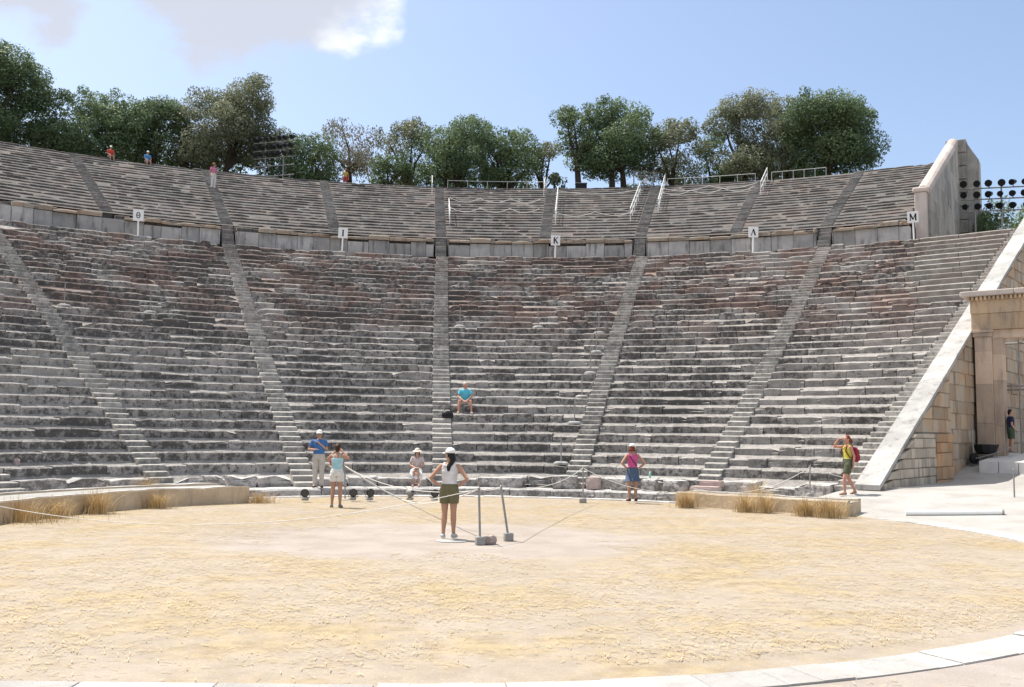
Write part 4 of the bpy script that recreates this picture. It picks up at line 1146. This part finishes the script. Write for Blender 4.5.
# ------------------------------------------------------------------ lamp rigs
def lamp(mb, c, d, r=.17):
    c = Vector(c); d = Vector(d).normalized(); u = d.cross(Vector((0, 0, 1))).normalized(); v = u.cross(d)
    mb.loft([(c+d*y, u*q, v*q) for y, q in ((-.24, r*.55), (-.1, r*.8), (.16, r), (.22, r*1.08))], 10)
def lamprig(base, wid, rows, zr, npl, lab, face, legs, rz=0.0, rlamp=.17, first=None):
    t = thing('lighting_rig', lab, 'lighting rig', base, rz, 'stage lighting rigs')
    top = zr[-1]+.15
    for lx in legs:
        mb = MB(); mb.tube([(lx, 0, -.3), (lx, 0, top)], .05, 6); mb.build('upright', M_grayp, t)
    for z in zr:
        mb = MB(); mb.tube([(-wid/2, 0, z), (wid/2, 0, z)], .045, 6); b = mb.build('crossbar', M_grayp, t)
    for zi, z in enumerate(zr[-rows:]):
        for k in range(npl):
            x = -wid/2+.2+(wid-.4)*k/(npl-1)+random.uniform(-.08, .08)
            mb = MB(); lamp(mb, (x, -.1, z+.30), (face[0]+random.uniform(-.25, .25), face[1], face[2]), rlamp*random.uniform(.9, 1.15))
            mb.tube([(x, 0, z), (x, -.05, z+.2)], .03, 5)
            mb.build('stage_lamp', M_black, t)
    return t
P = pol(58.9, ang_at(273, 58.9, 21.2), 20.9)
lamprig(P, 3.6, 3, (.9, 1.7, 2.35, 2.95, 3.6), 7, 'dark stage lamp rig on the rim, left of the low dense tree', (0, -1, -.4), (-.75, .85), -.3, .16)
P = pol(59.0, ang_at(646, 59, 21.2), 20.9)
lr = lamprig(P, 2.3, 1, (.9, 1.7, 2.0), 4, 'small stage lamp rig with a white box on the rim', (0, -1, -.4), (-1.0, .6), .15, .13)
mb = MB(); mb.box((-.1, -.12, 1.25), .32, .2, .4, bev=.02); mb.build('white_box', M_white, lr)
# big rig at the right picture edge behind the end wall
P = dist(1003, 238, 60.0); P.z = 11.9
big = lamprig(P, 4.6, 3, (1.0, 2.6, 4.25, 5.0, 5.7), 7, 'large stage lamp rig with three rows of black lamps right of the end wall', (-.5, -.75, -.25), (-1.55, .0, 1.6), -.25, .19)
# black box on the rim by the sky gap
p = pol(58.8, ang_at(581, 58.8, 21.5), 21.2)
bx = thing('equipment_box', 'dark box standing on the rim at the left of the sky gap', 'box', p)
mb = MB(); mb.box((0, 0, .42), .9, .55, .84, bev=.03); mb.build('body', M_black, bx)
mb = MB(); mb.box((0, 0, .865), .96, .6, .05, bev=.01); mb.build('lid', M_conc, bx)
# ------------------------------------------------------------------ people
def flat_mat(name, col, rough=.85, var=.18, vs=12): return mat(name, col, rough, .9, 16, var, vs)
M_skin = mat('tan_skin', (.46, .26, .175), .55, var=.1, vscale=9); M_skin2 = mat('reddened_skin', (.52, .27, .19), .55, var=.1, vscale=9)
M_hb = flat_mat('brown_hair', (.055, .028, .016), .6); M_hk = flat_mat('black_hair', (.014, .011, .010), .5); M_hr = flat_mat('red_hair', (.20, .042, .02), .6); M_hw = flat_mat('white_hair', (.60, .57, .53), .7)
M_eye = mat('dark_eye', (.02, .015, .012), .3); M_lip = mat('lip', (.34, .13, .11), .5); M_shade = mat('sunglass', (.012, .012, .014), .15)
def fuse(mb, name, m_, parent, vox):
    me = mb.mesh('tmp'); o = bpy.data.objects.new('tmp', me); COL.objects.link(o)
    md = o.modifiers.new('r', 'REMESH'); md.mode = 'VOXEL'; md.voxel_size = vox; md.use_smooth_shade = True
    sm = o.modifiers.new('s', 'SMOOTH'); sm.factor = .5; sm.iterations = 2
    dg = bpy.context.evaluated_depsgraph_get(); ev = o.evaluated_get(dg)
    nm = bpy.data.meshes.new_from_object(ev); bpy.data.objects.remove(o); bpy.data.meshes.remove(me)
    nm.name = name; nm.materials.clear(); nm.materials.append(m_)
    r = bpy.data.objects.new(name, nm); COL.objects.link(r); r.parent = parent; return r
TF = [(.80, .10, .085), (.86, .158, .112), (.93, .165, .115), (1.00, .145, .10), (1.06, .128, .092), (1.16, .138, .10), (1.26, .152, .112), (1.33, .158, .098), (1.385, .13, .075), (1.42, .065, .055), (1.46, .05, .052), (1.52, .048, .05)]
TM = [(.80, .11, .09), (.86, .155, .115), (.93, .16, .12), (1.00, .155, .12), (1.06, .152, .118), (1.16, .162, .12), (1.26, .178, .122), (1.34, .185, .105), (1.395, .15, .08), (1.43, .07, .062), (1.46, .058, .058), (1.52, .056, .056)]
def person(label, loc, rz, s, J, top=None, bottom=None, hair=None, hat=None, shoes=None, man=False, skin=None, vox=.010, glasses=False, build=1.0):
    t = thing('person', label, 'person', loc, rz); t.scale = (s, s, s)
    skin = skin or M_skin; TS = TM if man else TF
    pel = Vector(J.get('pel', (0, 0, .90))); ln = R_(J.get('lean', 0)); tw = R_(J.get('twist', 0))
    Rm = Matrix.Rotation(ln, 3, 'X') @ Matrix.Rotation(tw, 3, 'Z')
    T = lambda x, y, z: pel+Rm @ Vector((x, y, z-.90))
    ax, ay = Rm @ Vector((1, 0, 0)), Rm @ Vector((0, 1, 0))
    def secs(z0, z1, inf):
        zs = [z0]+[q[0] for q in TS if z0 < q[0] < z1]+[z1]; r = []
        for z in zs:
            for i in range(len(TS)-1):
                if TS[i][0] <= z <= TS[i+1][0]: break
            f = (z-TS[i][0])/(TS[i+1][0]-TS[i][0]); rx = TS[i][1]*(1-f)+TS[i+1][1]*f; ry = TS[i][2]*(1-f)+TS[i+1][2]*f
            r.append((T(0, 0, z), ax*(rx*build+inf), ay*(ry*build+inf)))
        return r
    sw = .185 if man else .165
    sh = {'L': T(sw, 0, 1.365), 'R': T(-sw, 0, 1.365)}; hip = {'L': pel+Vector((.085, 0, 0)), 'R': pel+Vector((-.085, 0, 0))}
    G = lambda k, d: Vector(J.get(k, d))
    kn = {'L': G('kneeL', (.095, -.015, .48)), 'R': G('kneeR', (-.095, -.015, .48))}; an = {'L': G('ankL', (.10, .02, .085)), 'R': G('ankR', (-.10, .02, .085))}
    el = {'L': G('elbL', (.24, .02, 1.08)), 'R': G('elbR', (-.24, .02, 1.08))}; wr = {'L': G('wrL', (.25, -.06, .84)), 'R': G('wrR', (-.25, -.06, .84))}
    ft = {'L': G('toeL', an['L']+Vector((.03, -.17, -.06))), 'R': G('toeR', an['R']+Vector((-.03, -.17, -.06)))}
    b = MB(); b.loft(secs(.80, 1.52, 0), 16)
    hy = R_(J.get('hyaw', 0)); hp = R_(J.get('hpitch', 0)); Hm = Rm @ Matrix.Rotation(hy, 3, 'Z') @ Matrix.Rotation(hp, 3, 'X'); hc = T(0, -.01, 1.585)
    Hd = lambda x, y, z: hc+Hm @ Vector((x, y, z))
    b.ell(hc, (.074, .092, .108), 14, 10, Hm); b.ell(Hd(0, -.035, -.065), (.05, .055, .05), 10, 6, Hm); b.ell(Hd(0, -.095, -.012), (.014, .022, .024), 8, 6, Hm)
    for sx in (-1, 1): b.ell(Hd(.074*sx, .008, -.008), (.012, .022, .032), 8, 6, Hm)
    fr = .095 if not man else .09
    for k in 'LR':
        sx = 1 if k == 'L' else -1
        b.tube([sh[k]-Rm @ Vector((.05*sx, 0, .01)), sh[k], sh[k].lerp(el[k], .3), el[k], el[k].lerp(wr[k], .35), wr[k]], [.05, .052, .045*build, .036, .037, .025], 10)
        b.tube([hip[k], hip[k].lerp(kn[k], .15), hip[k].lerp(kn[k], .55), kn[k], kn[k].lerp(an[k], .32), kn[k].lerp(an[k], .8), an[k]], [.085, fr*build, .076*build, .055, .058, .038, .036], 12)
        b.ell(kn[k], (.054, .055, .057), 10, 6)
        fd = (ft[k]-an[k]); b.tube([an[k]+Vector((0, .02, -.035)), an[k]+fd*.45+Vector((0, 0, -.01)), an[k]+fd*1.0+Vector((0, 0, .0))], [.04, .042, .028], 10)
        # hand: palm, four unequal bent fingers, a thumb leaving its side
        d = (Vector(J['hd'+k]) if 'hd'+k in J else (wr[k]-el[k])).normalized(); side = d.cross(Vector((0, 0, 1)))
        side = (side if side.length > .2 else d.cross(Vector((0, 1, 0)))).normalized(); nrm = d.cross(side)
        cl = Vector(J['curl'+k]).normalized() if 'curl'+k in J else nrm*(-1 if nrm.z > 0 else 1)
        b.loft([(wr[k]+d*q, side*a, nrm*c) for q, a, c in ((-.01, .026, .022), (.03, .037, .018), (.085, .042, .015))], 10)
        for i, (o_, L) in enumerate(((-.033, .066), (-.011, .078), (.011, .074), (.033, .058))):
            p0 = wr[k]+d*.078+side*o_; p1_ = p0+d*L*.45+side*o_*.12; p2_ = p1_+(d*.8+cl*.55).normalized()*L*.35; p3_ = p2_+(d*.45+cl*.85).normalized()*L*.28
            b.tube([p0, p1_, p2_, p3_], [.0095, .009, .0085, .007], 6)
        q0 = wr[k]+d*.03-side*.03*sx; b.tube([q0, q0-side*.028*sx+d*.028, q0-side*.032*sx+d*.058+cl*.012], [.013, .0105, .008], 6)
    body = fuse(b, 'body', skin, t, vox)
    # face
    if glasses:
        mb = MB()
        for sx in (-1, 1): mb.ell(Hd(.032*sx, -.088, .008), (.027, .012, .020), 10, 6, Hm)
        mb.tube([Hd(-.074, 0, .01), Hd(-.06, -.075, .012), Hd(.06, -.075, .012), Hd(.074, 0, .01)], .005, 5); mb.build('sunglasses', M_shade, t, True)
    else:
        for sx in (-1, 1): mb = MB(); mb.ell(Hd(.030*sx, -.083, .010), (.012, .008, .007), 8, 6, Hm); mb.build('eye', M_eye, t, True)
    mb = MB(); mb.ell(Hd(0, -.091, -.055), (.021, .008, .007), 8, 6, Hm); mb.build('mouth', M_lip, t, True)
    # hair
    if hair:
        hm_, style = hair; mb = MB()
        mb.ell(Hd(0, .018, .018), (.083, .090, .108), 14, 10, Hm)
        mb.ell(Hd(0, .055, -.02), (.066, .055, .09), 12, 8, Hm)
        if style == 'bun': mb.ell(Hd(0, .10, .045), (.042, .045, .042), 10, 6, Hm)
        if style == 'long': mb.loft([(Hd(0, .075, .0), Hm @ Vector((.062, 0, 0)), Hm @ Vector((0, .045, 0))), (Hd(0, .10, -.11), Hm @ Vector((.066, 0, 0)), Hm @ Vector((0, .04, 0))), (T(0, .115, 1.36), ax*.05, ay*.028), (T(.0, .125, 1.27), ax*.022, ay*.018)], 12)
        if style == 'bob':
            for sx in (-1, 1): mb.ell(Hd(.07*sx, .015, -.055), (.024, .05, .075), 10, 6, Hm)
            mb.ell(Hd(0, .07, -.06), (.07, .045, .07), 10, 6, Hm)
        if style == 'tail': mb.tube([Hd(0, .10, .02), Hd(0, .14, -.04), Hd(0, .13, -.15)], [.035, .03, .012], 8)
        h = fuse(mb, 'hair', hm_, t, max(vox, .010))
        if style == 'short' or style == 'bun' or style == 'tail' or True:   # keep the face clear: push the front hairline back
            for v in h.data.vertices:
                q = Hm.transposed() @ (v.co-hc)
                if q.y < -.03 and q.z < .062: v.co = hc+Hm @ Vector((q.x*.80, -.03+(q.y+.03)*.3, q.z))
    if hat:
        hmat, kind = hat; mb = MB()
        X, Y = Hm @ Vector((1, 0, 0)), Hm @ Vector((0, 1, 0))
        dome = [(Hd(0, .012, z), X*a, Y*c) for z, a, c in ((.030, .090, .108), (.05, .092, .110), (.09, .082, .098), (.12, .055, .066), (.134, .02, .025))]
        mb.loft(dome, 18); crown_ = mb.build('hat', hmat, t, True)
        mb = MB()
        if kind == 'cap':
            vs = []
            for i in range(9):
                a = math.pi*(i/8); x = math.cos(a)*.082; yy = -.06-math.sin(a)*.15
                vs += [Hd(x, -.055-.03*math.sin(a), .04), Hd(x*1.02, yy, .028-.012*abs(math.cos(a)))]
            n = len(vs); vs += [p+Vector((0, 0, .008)) for p in vs]
            mb.add(vs, [(2*i, 2*i+1, 2*i+3, 2*i+2) for i in range(8)]+[(n+2*i+2, n+2*i+3, n+2*i+1, n+2*i) for i in range(8)]+[(2*i+1, n+2*i+1, n+2*i+3, 2*i+3) for i in range(8)])
        else: mb.loft([(Hd(0, .005, z), X*a, Y*a*1.1) for z, a in ((.046, .08), (.034, .12), (.012, .165), (.004, .172), (.018, .165), (.046, .12), (.058, .08))], 22)
        mb.build('brim', hmat, crown_, True)
    # clothes
    if top:
        mt, sleeve, hem, neck = top; mb = MB()
        mb.loft(secs(hem, neck, .014), 18)
        if sleeve == 'strap':
            for sx in (-1, 1): mb.tube([T(.075*sx, -.085, neck-.02), T(.078*sx, -.06, 1.40), T(.078*sx, .0, 1.425), T(.075*sx, .06, 1.40), T(.075*sx, .10, neck-.02)], .014, 6)
        if sleeve in ('short', 'cap'):
            f1 = .62 if sleeve == 'short' else .16
            for k in 'LR':
                sx = 1 if k == 'L' else -1
                mb.tube([sh[k]-Rm @ Vector((.08*sx, 0, .015)), sh[k], sh[k].lerp(el[k], f1*.5), sh[k].lerp(el[k], f1)], [.065, .068, .064*build, .060*build], 12)
        if sleeve == 'tank':
            for sx in (-1, 1): mb.tube([T(.085*sx, -.075, neck-.03), T(.095*sx, -.03, 1.405), T(.095*sx, .03, 1.41), T(.085*sx, .08, neck-.03)], .034, 8)
        fuse(mb, 'top', mt, t, max(vox, .010))
    if bottom:
        kind, mbm, f, wz = bottom; mb = MB()
        if kind in ('shorts', 'trousers'):
            mb.loft(secs(.83, wz, .018), 18)
            for k in 'LR':
                if kind == 'shorts':
                    e = hip[k].lerp(kn[k], f); mb.tube([hip[k], hip[k].lerp(kn[k], .15), e], [.10, fr*build+.02, .085*build+.016], 14)
                else: mb.tube([hip[k], hip[k].lerp(kn[k], .15), kn[k], kn[k].lerp(an[k], .5), an[k]+(an[k]-kn[k]).normalized()*.02], [.10, fr*build+.02, .075, .068, .066], 14)
            fuse(mb, kind, mbm, t, max(vox, .010))
        if kind == 'skirt':
            Z1 = wz; ss = []; n = 28
            for zz, rx, ry in ((wz, .142, .105), (wz-.08, .172, .13), (.80, .195, .15), (f, .225, .185)):
                ss.append((zz, rx, ry))
            vs = []
            for zz, rx, ry in ss:
                for k in range(n):
                    a = 2*math.pi*k/n; w_ = 1+.05*math.cos(k*math.pi)*(wz-zz)/(wz-f); vs.append(T(math.cos(a)*rx*w_, math.sin(a)*ry*w_, zz))
            fs = [(i*n+k, i*n+(k+1) % n, (i+1)*n+(k+1) % n, (i+1)*n+k) for i in range(3) for k in range(n)]
            mb.add(vs, fs+[tuple(range(n)), tuple(range(4*n-1, 3*n-1, -1))]); mb.build('skirt', mbm, t, True)
        if kind == 'lapskirt':      # a skirt lying over the thighs of a sitting woman
            mb.loft([(pel+Vector((0, .05, .02)), (.17, 0, 0), (0, .06, .14)), (pel+Vector((0, -.12, .03)), (.19, 0, 0), (0, .02, .125)), ((kn['L']+kn['R'])/2+Vector((0, .02, .02)), (.20, 0, 0), (0, .03, .11)), ((kn['L']+kn['R'])/2+Vector((0, -.03, -.22)), (.23, 0, 0), (0, .11, .01))], 20)
            mb.build('skirt', mbm, t, True)
    if shoes:
        for k in 'LR':
            mb = MB(); fd = ft[k]-an[k]; A = an[k]+Vector((0, .03, -.045))
            mb.tube([A+Vector((0, .005, .01)), an[k]+fd*.4+Vector((0, 0, -.035)), an[k]+fd*1.04+Vector((0, 0, -.004))], [.046, .047, .034], 10)
            for i, v in enumerate(mb.v):
                lo = min(an[k].z-.085, A.z-.03); mb.v[i] = (v[0], v[1], max(v[2], lo))
            mb.build('shoe', shoes, t, True)
    return t
C = lambda n, c: flat_mat(n, c)
face = lambda p, q: math.atan2(q[0]-p[0], -(q[1]-p[1]))   # rz that turns the front (-Y) from p towards q
HANDS_HIPS = dict(elbL=(.36, .10, 1.13), wrL=(.20, .02, 1.00), elbR=(-.36, .10, 1.13), wrR=(-.20, .02, 1.00), hdL=(-.6, -.75, -.25), hdR=(.6, -.75, -.25))
# woman in the middle, seen from behind
p = gnd(448.5, 539.5); p.z = .026
person('woman in white cap, white top and olive shorts on the centre stone', p, math.pi-.12, .985, dict(HANDS_HIPS, hyaw=48, kneeL=(.085, -.01, .48), kneeR=(-.085, -.01, .48), ankL=(.10, .03, .085), ankR=(-.09, -.02, .085)),
       (C('white_cloth', (.74, .72, .72)), 'tank', 1.0, 1.385), ('shorts', C('olive_cloth', (.17, .155, .085)), .58, 1.03), (M_hk, 'long'), (M_white, 'cap'), C('pale_shoe', (.55, .56, .55)), vox=.008)
# woman taking a picture
p = gnd(336, 507.5)
person('woman in pale blue strap top and white shorts raising her hands to her face', p, math.pi+.05, .985, dict(elbL=(.29, -.16, 1.26), wrL=(.09, -.24, 1.49), elbR=(-.29, -.14, 1.30), wrR=(-.09, -.24, 1.50), hdL=(-.5, -.3, .6), hdR=(.5, -.3, .6), ankL=(.115, .0, .085), ankR=(-.105, .03, .085)),
       (C('paleblue_cloth', (.40, .66, .74)), 'strap', .98, 1.31), ('shorts', C('white_shorts', (.76, .74, .70)), .50, 1.02), (M_hb, 'bun'), None, C('grey_shoe', (.25, .25, .25)), vox=.009)
# man in blue
p = on(318, 14.25, .17); p.z = .175
person('man in blue shirt, beige trousers and white cap standing on the podium step', p, .12, 1.09, dict(elbR=(-.31, .02, 1.13), wrR=(-.12, -.20, 1.13), elbL=(.24, -.04, 1.12), wrL=(-.02, -.14, 1.34), hdR=(.8, -.5, .1), hdL=(-.8, -.2, .4)),
       (C('blue_cloth', (.06, .17, .40)), 'short', .86, 1.43), ('trousers', C('beige_cloth', (.52, .47, .41)), 1, 1.0), (M_hb, 'short'), (M_white, 'cap'), C('dark_shoe', (.05, .05, .05)), man=True, glasses=True, vox=.010)
# person sitting behind the woman in pale blue
p = on(336, 14.95, .5); p.z = Z0
person('person in red sitting half hidden behind the woman in pale blue', p, .35, .95, dict(pel=(0, 0, .11), lean=10, kneeL=(.12, -.40, .10), kneeR=(-.10, -.42, .10), ankL=(.22, -.48, -.30), ankR=(-.12, -.40, -.30), elbL=(.25, -.10, .33), wrL=(.15, -.33, .22), elbR=(-.25, -.10, .33), wrR=(-.15, -.33, .22)),
       (C('red_cloth', (.50, .07, .06)), 'short', .88, 1.40), ('trousers', C('lightblue_cloth', (.50, .56, .66)), 1, .98), (M_hb, 'bob'), None, C('tan_shoe', (.35, .24, .17)), vox=.012)
# seated woman with the sun hat
p = on(417, 14.98, .54); p.z = Z0+.01
person('woman in sun hat and white skirt sitting on the lowest seat row', p, .02, .99, dict(pel=(0, 0, .11), lean=4, kneeL=(.055, -.40, .13), kneeR=(-.075, -.42, .12), ankL=(.10, -.52, -.28), ankR=(-.08, -.47, -.30), elbL=(.23, -.08, .33), wrL=(.03, -.30, .24), elbR=(-.23, -.08, .33), wrR=(-.03, -.33, .25), hdL=(-.7, -.5, 0), hdR=(.7, -.5, 0)),
       (C('palepink_cloth', (.55, .47, .45)), 'short', .88, 1.38), ('lapskirt', C('white_skirt', (.78, .77, .78)), 1, 1), (M_hb, 'bob'), (C('straw_hat', (.76, .66, .56)), 'sunhat'), C('pink_shoe', (.45, .26, .22)), glasses=True, vox=.010)
# seated man in cyan
p = on(465, R0+D*7+.22, Z0+H*7); p.z = Z0+H*7+.005
person('white haired man in cyan shirt sitting alone in the middle of the seats', p, .05, 1.03, dict(pel=(0, 0, .11), lean=14, kneeL=(.22, -.40, .14), kneeR=(-.22, -.40, .14), ankL=(.25, -.47, -.27), ankR=(-.25, -.47, -.27), elbL=(.27, -.20, .32), wrL=(.06, -.42, .16), elbR=(-.27, -.20, .32), wrR=(-.06, -.42, .16), hdL=(-.6, -.5, -.2), hdR=(.6, -.5, -.2)),
       (C('cyan_cloth', (.12, .52, .66)), 'short', .86, 1.43), ('shorts', C('palegrey_cloth', (.60, .56, .54)), .72, .98), (M_hw, 'short'), None, C('white_shoe', (.55, .54, .52)), man=True, vox=.011, skin=M_skin2, build=1.05)
# woman in pink
p = gnd(632.5, 503); p.z = .05
pw = person('woman in pink top and denim skirt standing on the stone ring', p, math.pi+.15, .985, dict(HANDS_HIPS, hyaw=-28, hpitch=12), (C('pink_cloth', (.62, .11, .30)), 'tank', 1.0, 1.37), ('skirt', C('denim', (.085, .125, .20)), .60, 1.03), (M_hr, 'bob'), (M_white, 'cap'), C('maroon_shoe', (.10, .035, .04)), vox=.009)
mb = MB(); mb.tube([(.11, .115, 1.33), (.02, .125, 1.2), (-.10, .12, 1.06)], .012, 6); mb.tube([(.11, .115, 1.33), (.105, .04, 1.425), (.10, -.04, 1.41), (0, -.13, 1.2), (-.11, -.11, 1.06)], .012, 6); mb.build('bag_strap', C('brown_leather', (.06, .03, .02)), pw)
# woman in yellow, walking left
p = gnd(848.5, 501.5); p = pol(14.0, ang_at(848.5, 14.0, .1), .1); p.z = gz(p.x, p.y) if gz(p.x, p.y) > 0 else .0
py_ = person('red haired woman in a yellow top walking left before the retaining wall, shading her eyes', p, -math.pi/2+.2, 1.0, dict(elbR=(-.26, -.30, 1.36), wrR=(-.10, -.20, 1.60), hdR=(.7, .05, .1), elbL=(.22, .08, 1.10), wrL=(.22, .05, .86), kneeL=(.09, -.16, .49), ankL=(.09, -.16, .085), kneeR=(-.09, .06, .48), ankR=(-.09, .26, .12), toeR=(-.09, .12, .03)),
       (C('yellow_cloth', (.62, .60, .10)), 'tank', .98, 1.35), ('shorts', C('darkolive_cloth', (.10, .105, .065)), .72, 1.03), (M_hr, 'tail'), None, C('tan_sandal', (.40, .27, .20)), skin=M_skin2, vox=.010)
bp_ = thing('backpack', 'red backpack carried by the woman in yellow', 'backpack', py_.location, py_.rotation_euler.z)
mb = MB(); mb.loft([((0, .23, z), (a, 0, 0), (0, c, 0)) for z, a, c in ((.93, .11, .07), (.97, .145, .10), (1.15, .15, .105), (1.30, .125, .085), (1.36, .06, .04))], 16); mb.build('bag', C('red_nylon', (.33, .03, .045)), bp_, True)
mb = MB(); mb.loft([((0, .325, z), (a, 0, 0), (0, c, 0)) for z, a, c in ((.98, .08, .02), (1.0, .10, .035), (1.12, .10, .035), (1.15, .08, .02))], 12); mb.build('pocket', C('darkred_nylon', (.22, .02, .03)), bp_, True)
for sx in (-1, 1): mb = MB(); mb.tube([(.09*sx, .16, 1.33), (.10*sx, .04, 1.435), (.10*sx, -.07, 1.40), (.115*sx, -.125, 1.25), (.15*sx, -.03, 1.08), (.12*sx, .16, 1.0)], .017, 6); mb.build('strap', C('darkred_nylon', (.22, .02, .03)), bp_)
# boy in the gateway
q = dist(1011.5, 452.5, 37.0)
person('dark haired boy in a navy shirt and green shorts standing in the gateway', q, math.pi/2-.15, .95, dict(elbL=(.20, .02, 1.10), wrL=(.20, -.08, .90), elbR=(-.20, .02, 1.10), wrR=(-.20, -.1, .90)),
       (C('navy_cloth', (.020, .028, .075)), 'short', .92, 1.42), ('shorts', C('green_cloth', (.055, .09, .055)), .85, 1.0), (M_hk, 'short'), None, C('grey_shoe', (.25, .25, .25)), man=True, vox=.012)
# people at the top
def sitjoints(): return dict(pel=(0, 0, .11), lean=8, kneeL=(.12, -.40, .12), kneeR=(-.12, -.40, .12), ankL=(.13, -.44, -.28), ankR=(-.13, -.44, -.28), elbL=(.24, -.12, .33), wrL=(.12, -.34, .20), elbR=(-.24, -.12, .33), wrR=(-.12, -.34, .20))
for px, cl, hatc, hm_, lab in [(110, C('bright_red_cloth', (.62, .07, .05)), M_white, M_hb, 'person in a bright red shirt and white hat sitting on the top row'),
                         (147, C('bright_blue_cloth', (.08, .28, .58)), M_white, M_hb, 'person in a bright blue shirt and white hat sitting on the top row')]:
    r = U0+UD*UN+.25; z = UZ+UH*UN; a = ang_at(px, r, z); p = pol(r, a, z+.01); p.z += .02
    person(lab, p, -a+.2, 1.0, sitjoints(), (cl, 'short', .86, 1.42), ('shorts', C('grey_cloth', (.30, .28, .27)), .8, .98), (hm_, 'short'), (hatc, 'cap') if hatc else None, C('dark_shoe', (.05, .05, .05)), man=True, vox=.018)
k = 12; r = U0+UD*k+.2; z = UZ+UH*k; a = R_(-22.8); p = pol(r, a, z+.01)
person('woman in a pink shirt, white trousers and brown hat standing on the upper stairs', p, -a+.4, 1.06, dict(elbL=(.22, -.02, 1.12), wrL=(.10, -.2, 1.05)), (C('rose_cloth', (.62, .22, .33)), 'short', .9, 1.42), ('trousers', C('white_trousers', (.68, .65, .62)), 1, 1.0), (M_hb, 'bob'), (C('brown_hat', (.26, .12, .05)), 'sunhat'), C('dark_shoe', (.05, .05, .05)), vox=.016)
a = ang_at(345, 58.6, 21.2); p = pol(58.6, a, 21.15)
person('person in yellow top and red shorts standing on the rim by the sparse tree', p, -a, .95, {}, (C('ochre_cloth', (.50, .36, .08)), 'short', .92, 1.42), ('shorts', C('crimson_cloth', (.42, .06, .06)), .8, 1.0), (M_hb, 'short'), None, C('dark_shoe', (.05, .05, .05)), vox=.018)
# black bag on the stairs
p = on(447.5, R0+D*5.5+.16, Z0+H*5.5); p.z = Z0+H*5.5+.005
bg_ = thing('shoulder_bag', 'black bag standing on the middle stairway below the seated man', 'bag', p, .2)
mb = MB(); mb.loft([((0, 0, z), (a, 0, 0), (0, c, 0)) for z, a, c in ((0, .19, .12), (.03, .22, .14), (.16, .23, .13), (.26, .17, .08), (.29, .08, .04))], 14); mb.build('bag', M_black, bg_, True)
mb = MB(); mb.tube([(-.15, 0, .22), (-.08, 0, .38), (.08, 0, .38), (.15, 0, .22)], .014, 6); mb.build('handle', M_black, bg_)
# green bottle on the block behind the woman in pink
p = on(650, 14.7, .55); p.z = .575
bt = thing('water_bottle', 'small green bottle standing on the rounded block behind the woman in pink', 'bottle', p)
mb = MB(); mb.loft([((0, 0, z), (a, 0, 0), (0, a, 0)) for z, a in ((0, .03), (.02, .036), (.16, .036), (.2, .02))], 12); mb.build('bottle_body', mat('green_plastic', (.25, .55, .42), .3), bt, True)
mb = MB(); mb.loft([((0, 0, z), (a, 0, 0), (0, a, 0)) for z, a in ((.2, .02), (.225, .02))], 10); mb.build('bottle_cap', M_white, bt)
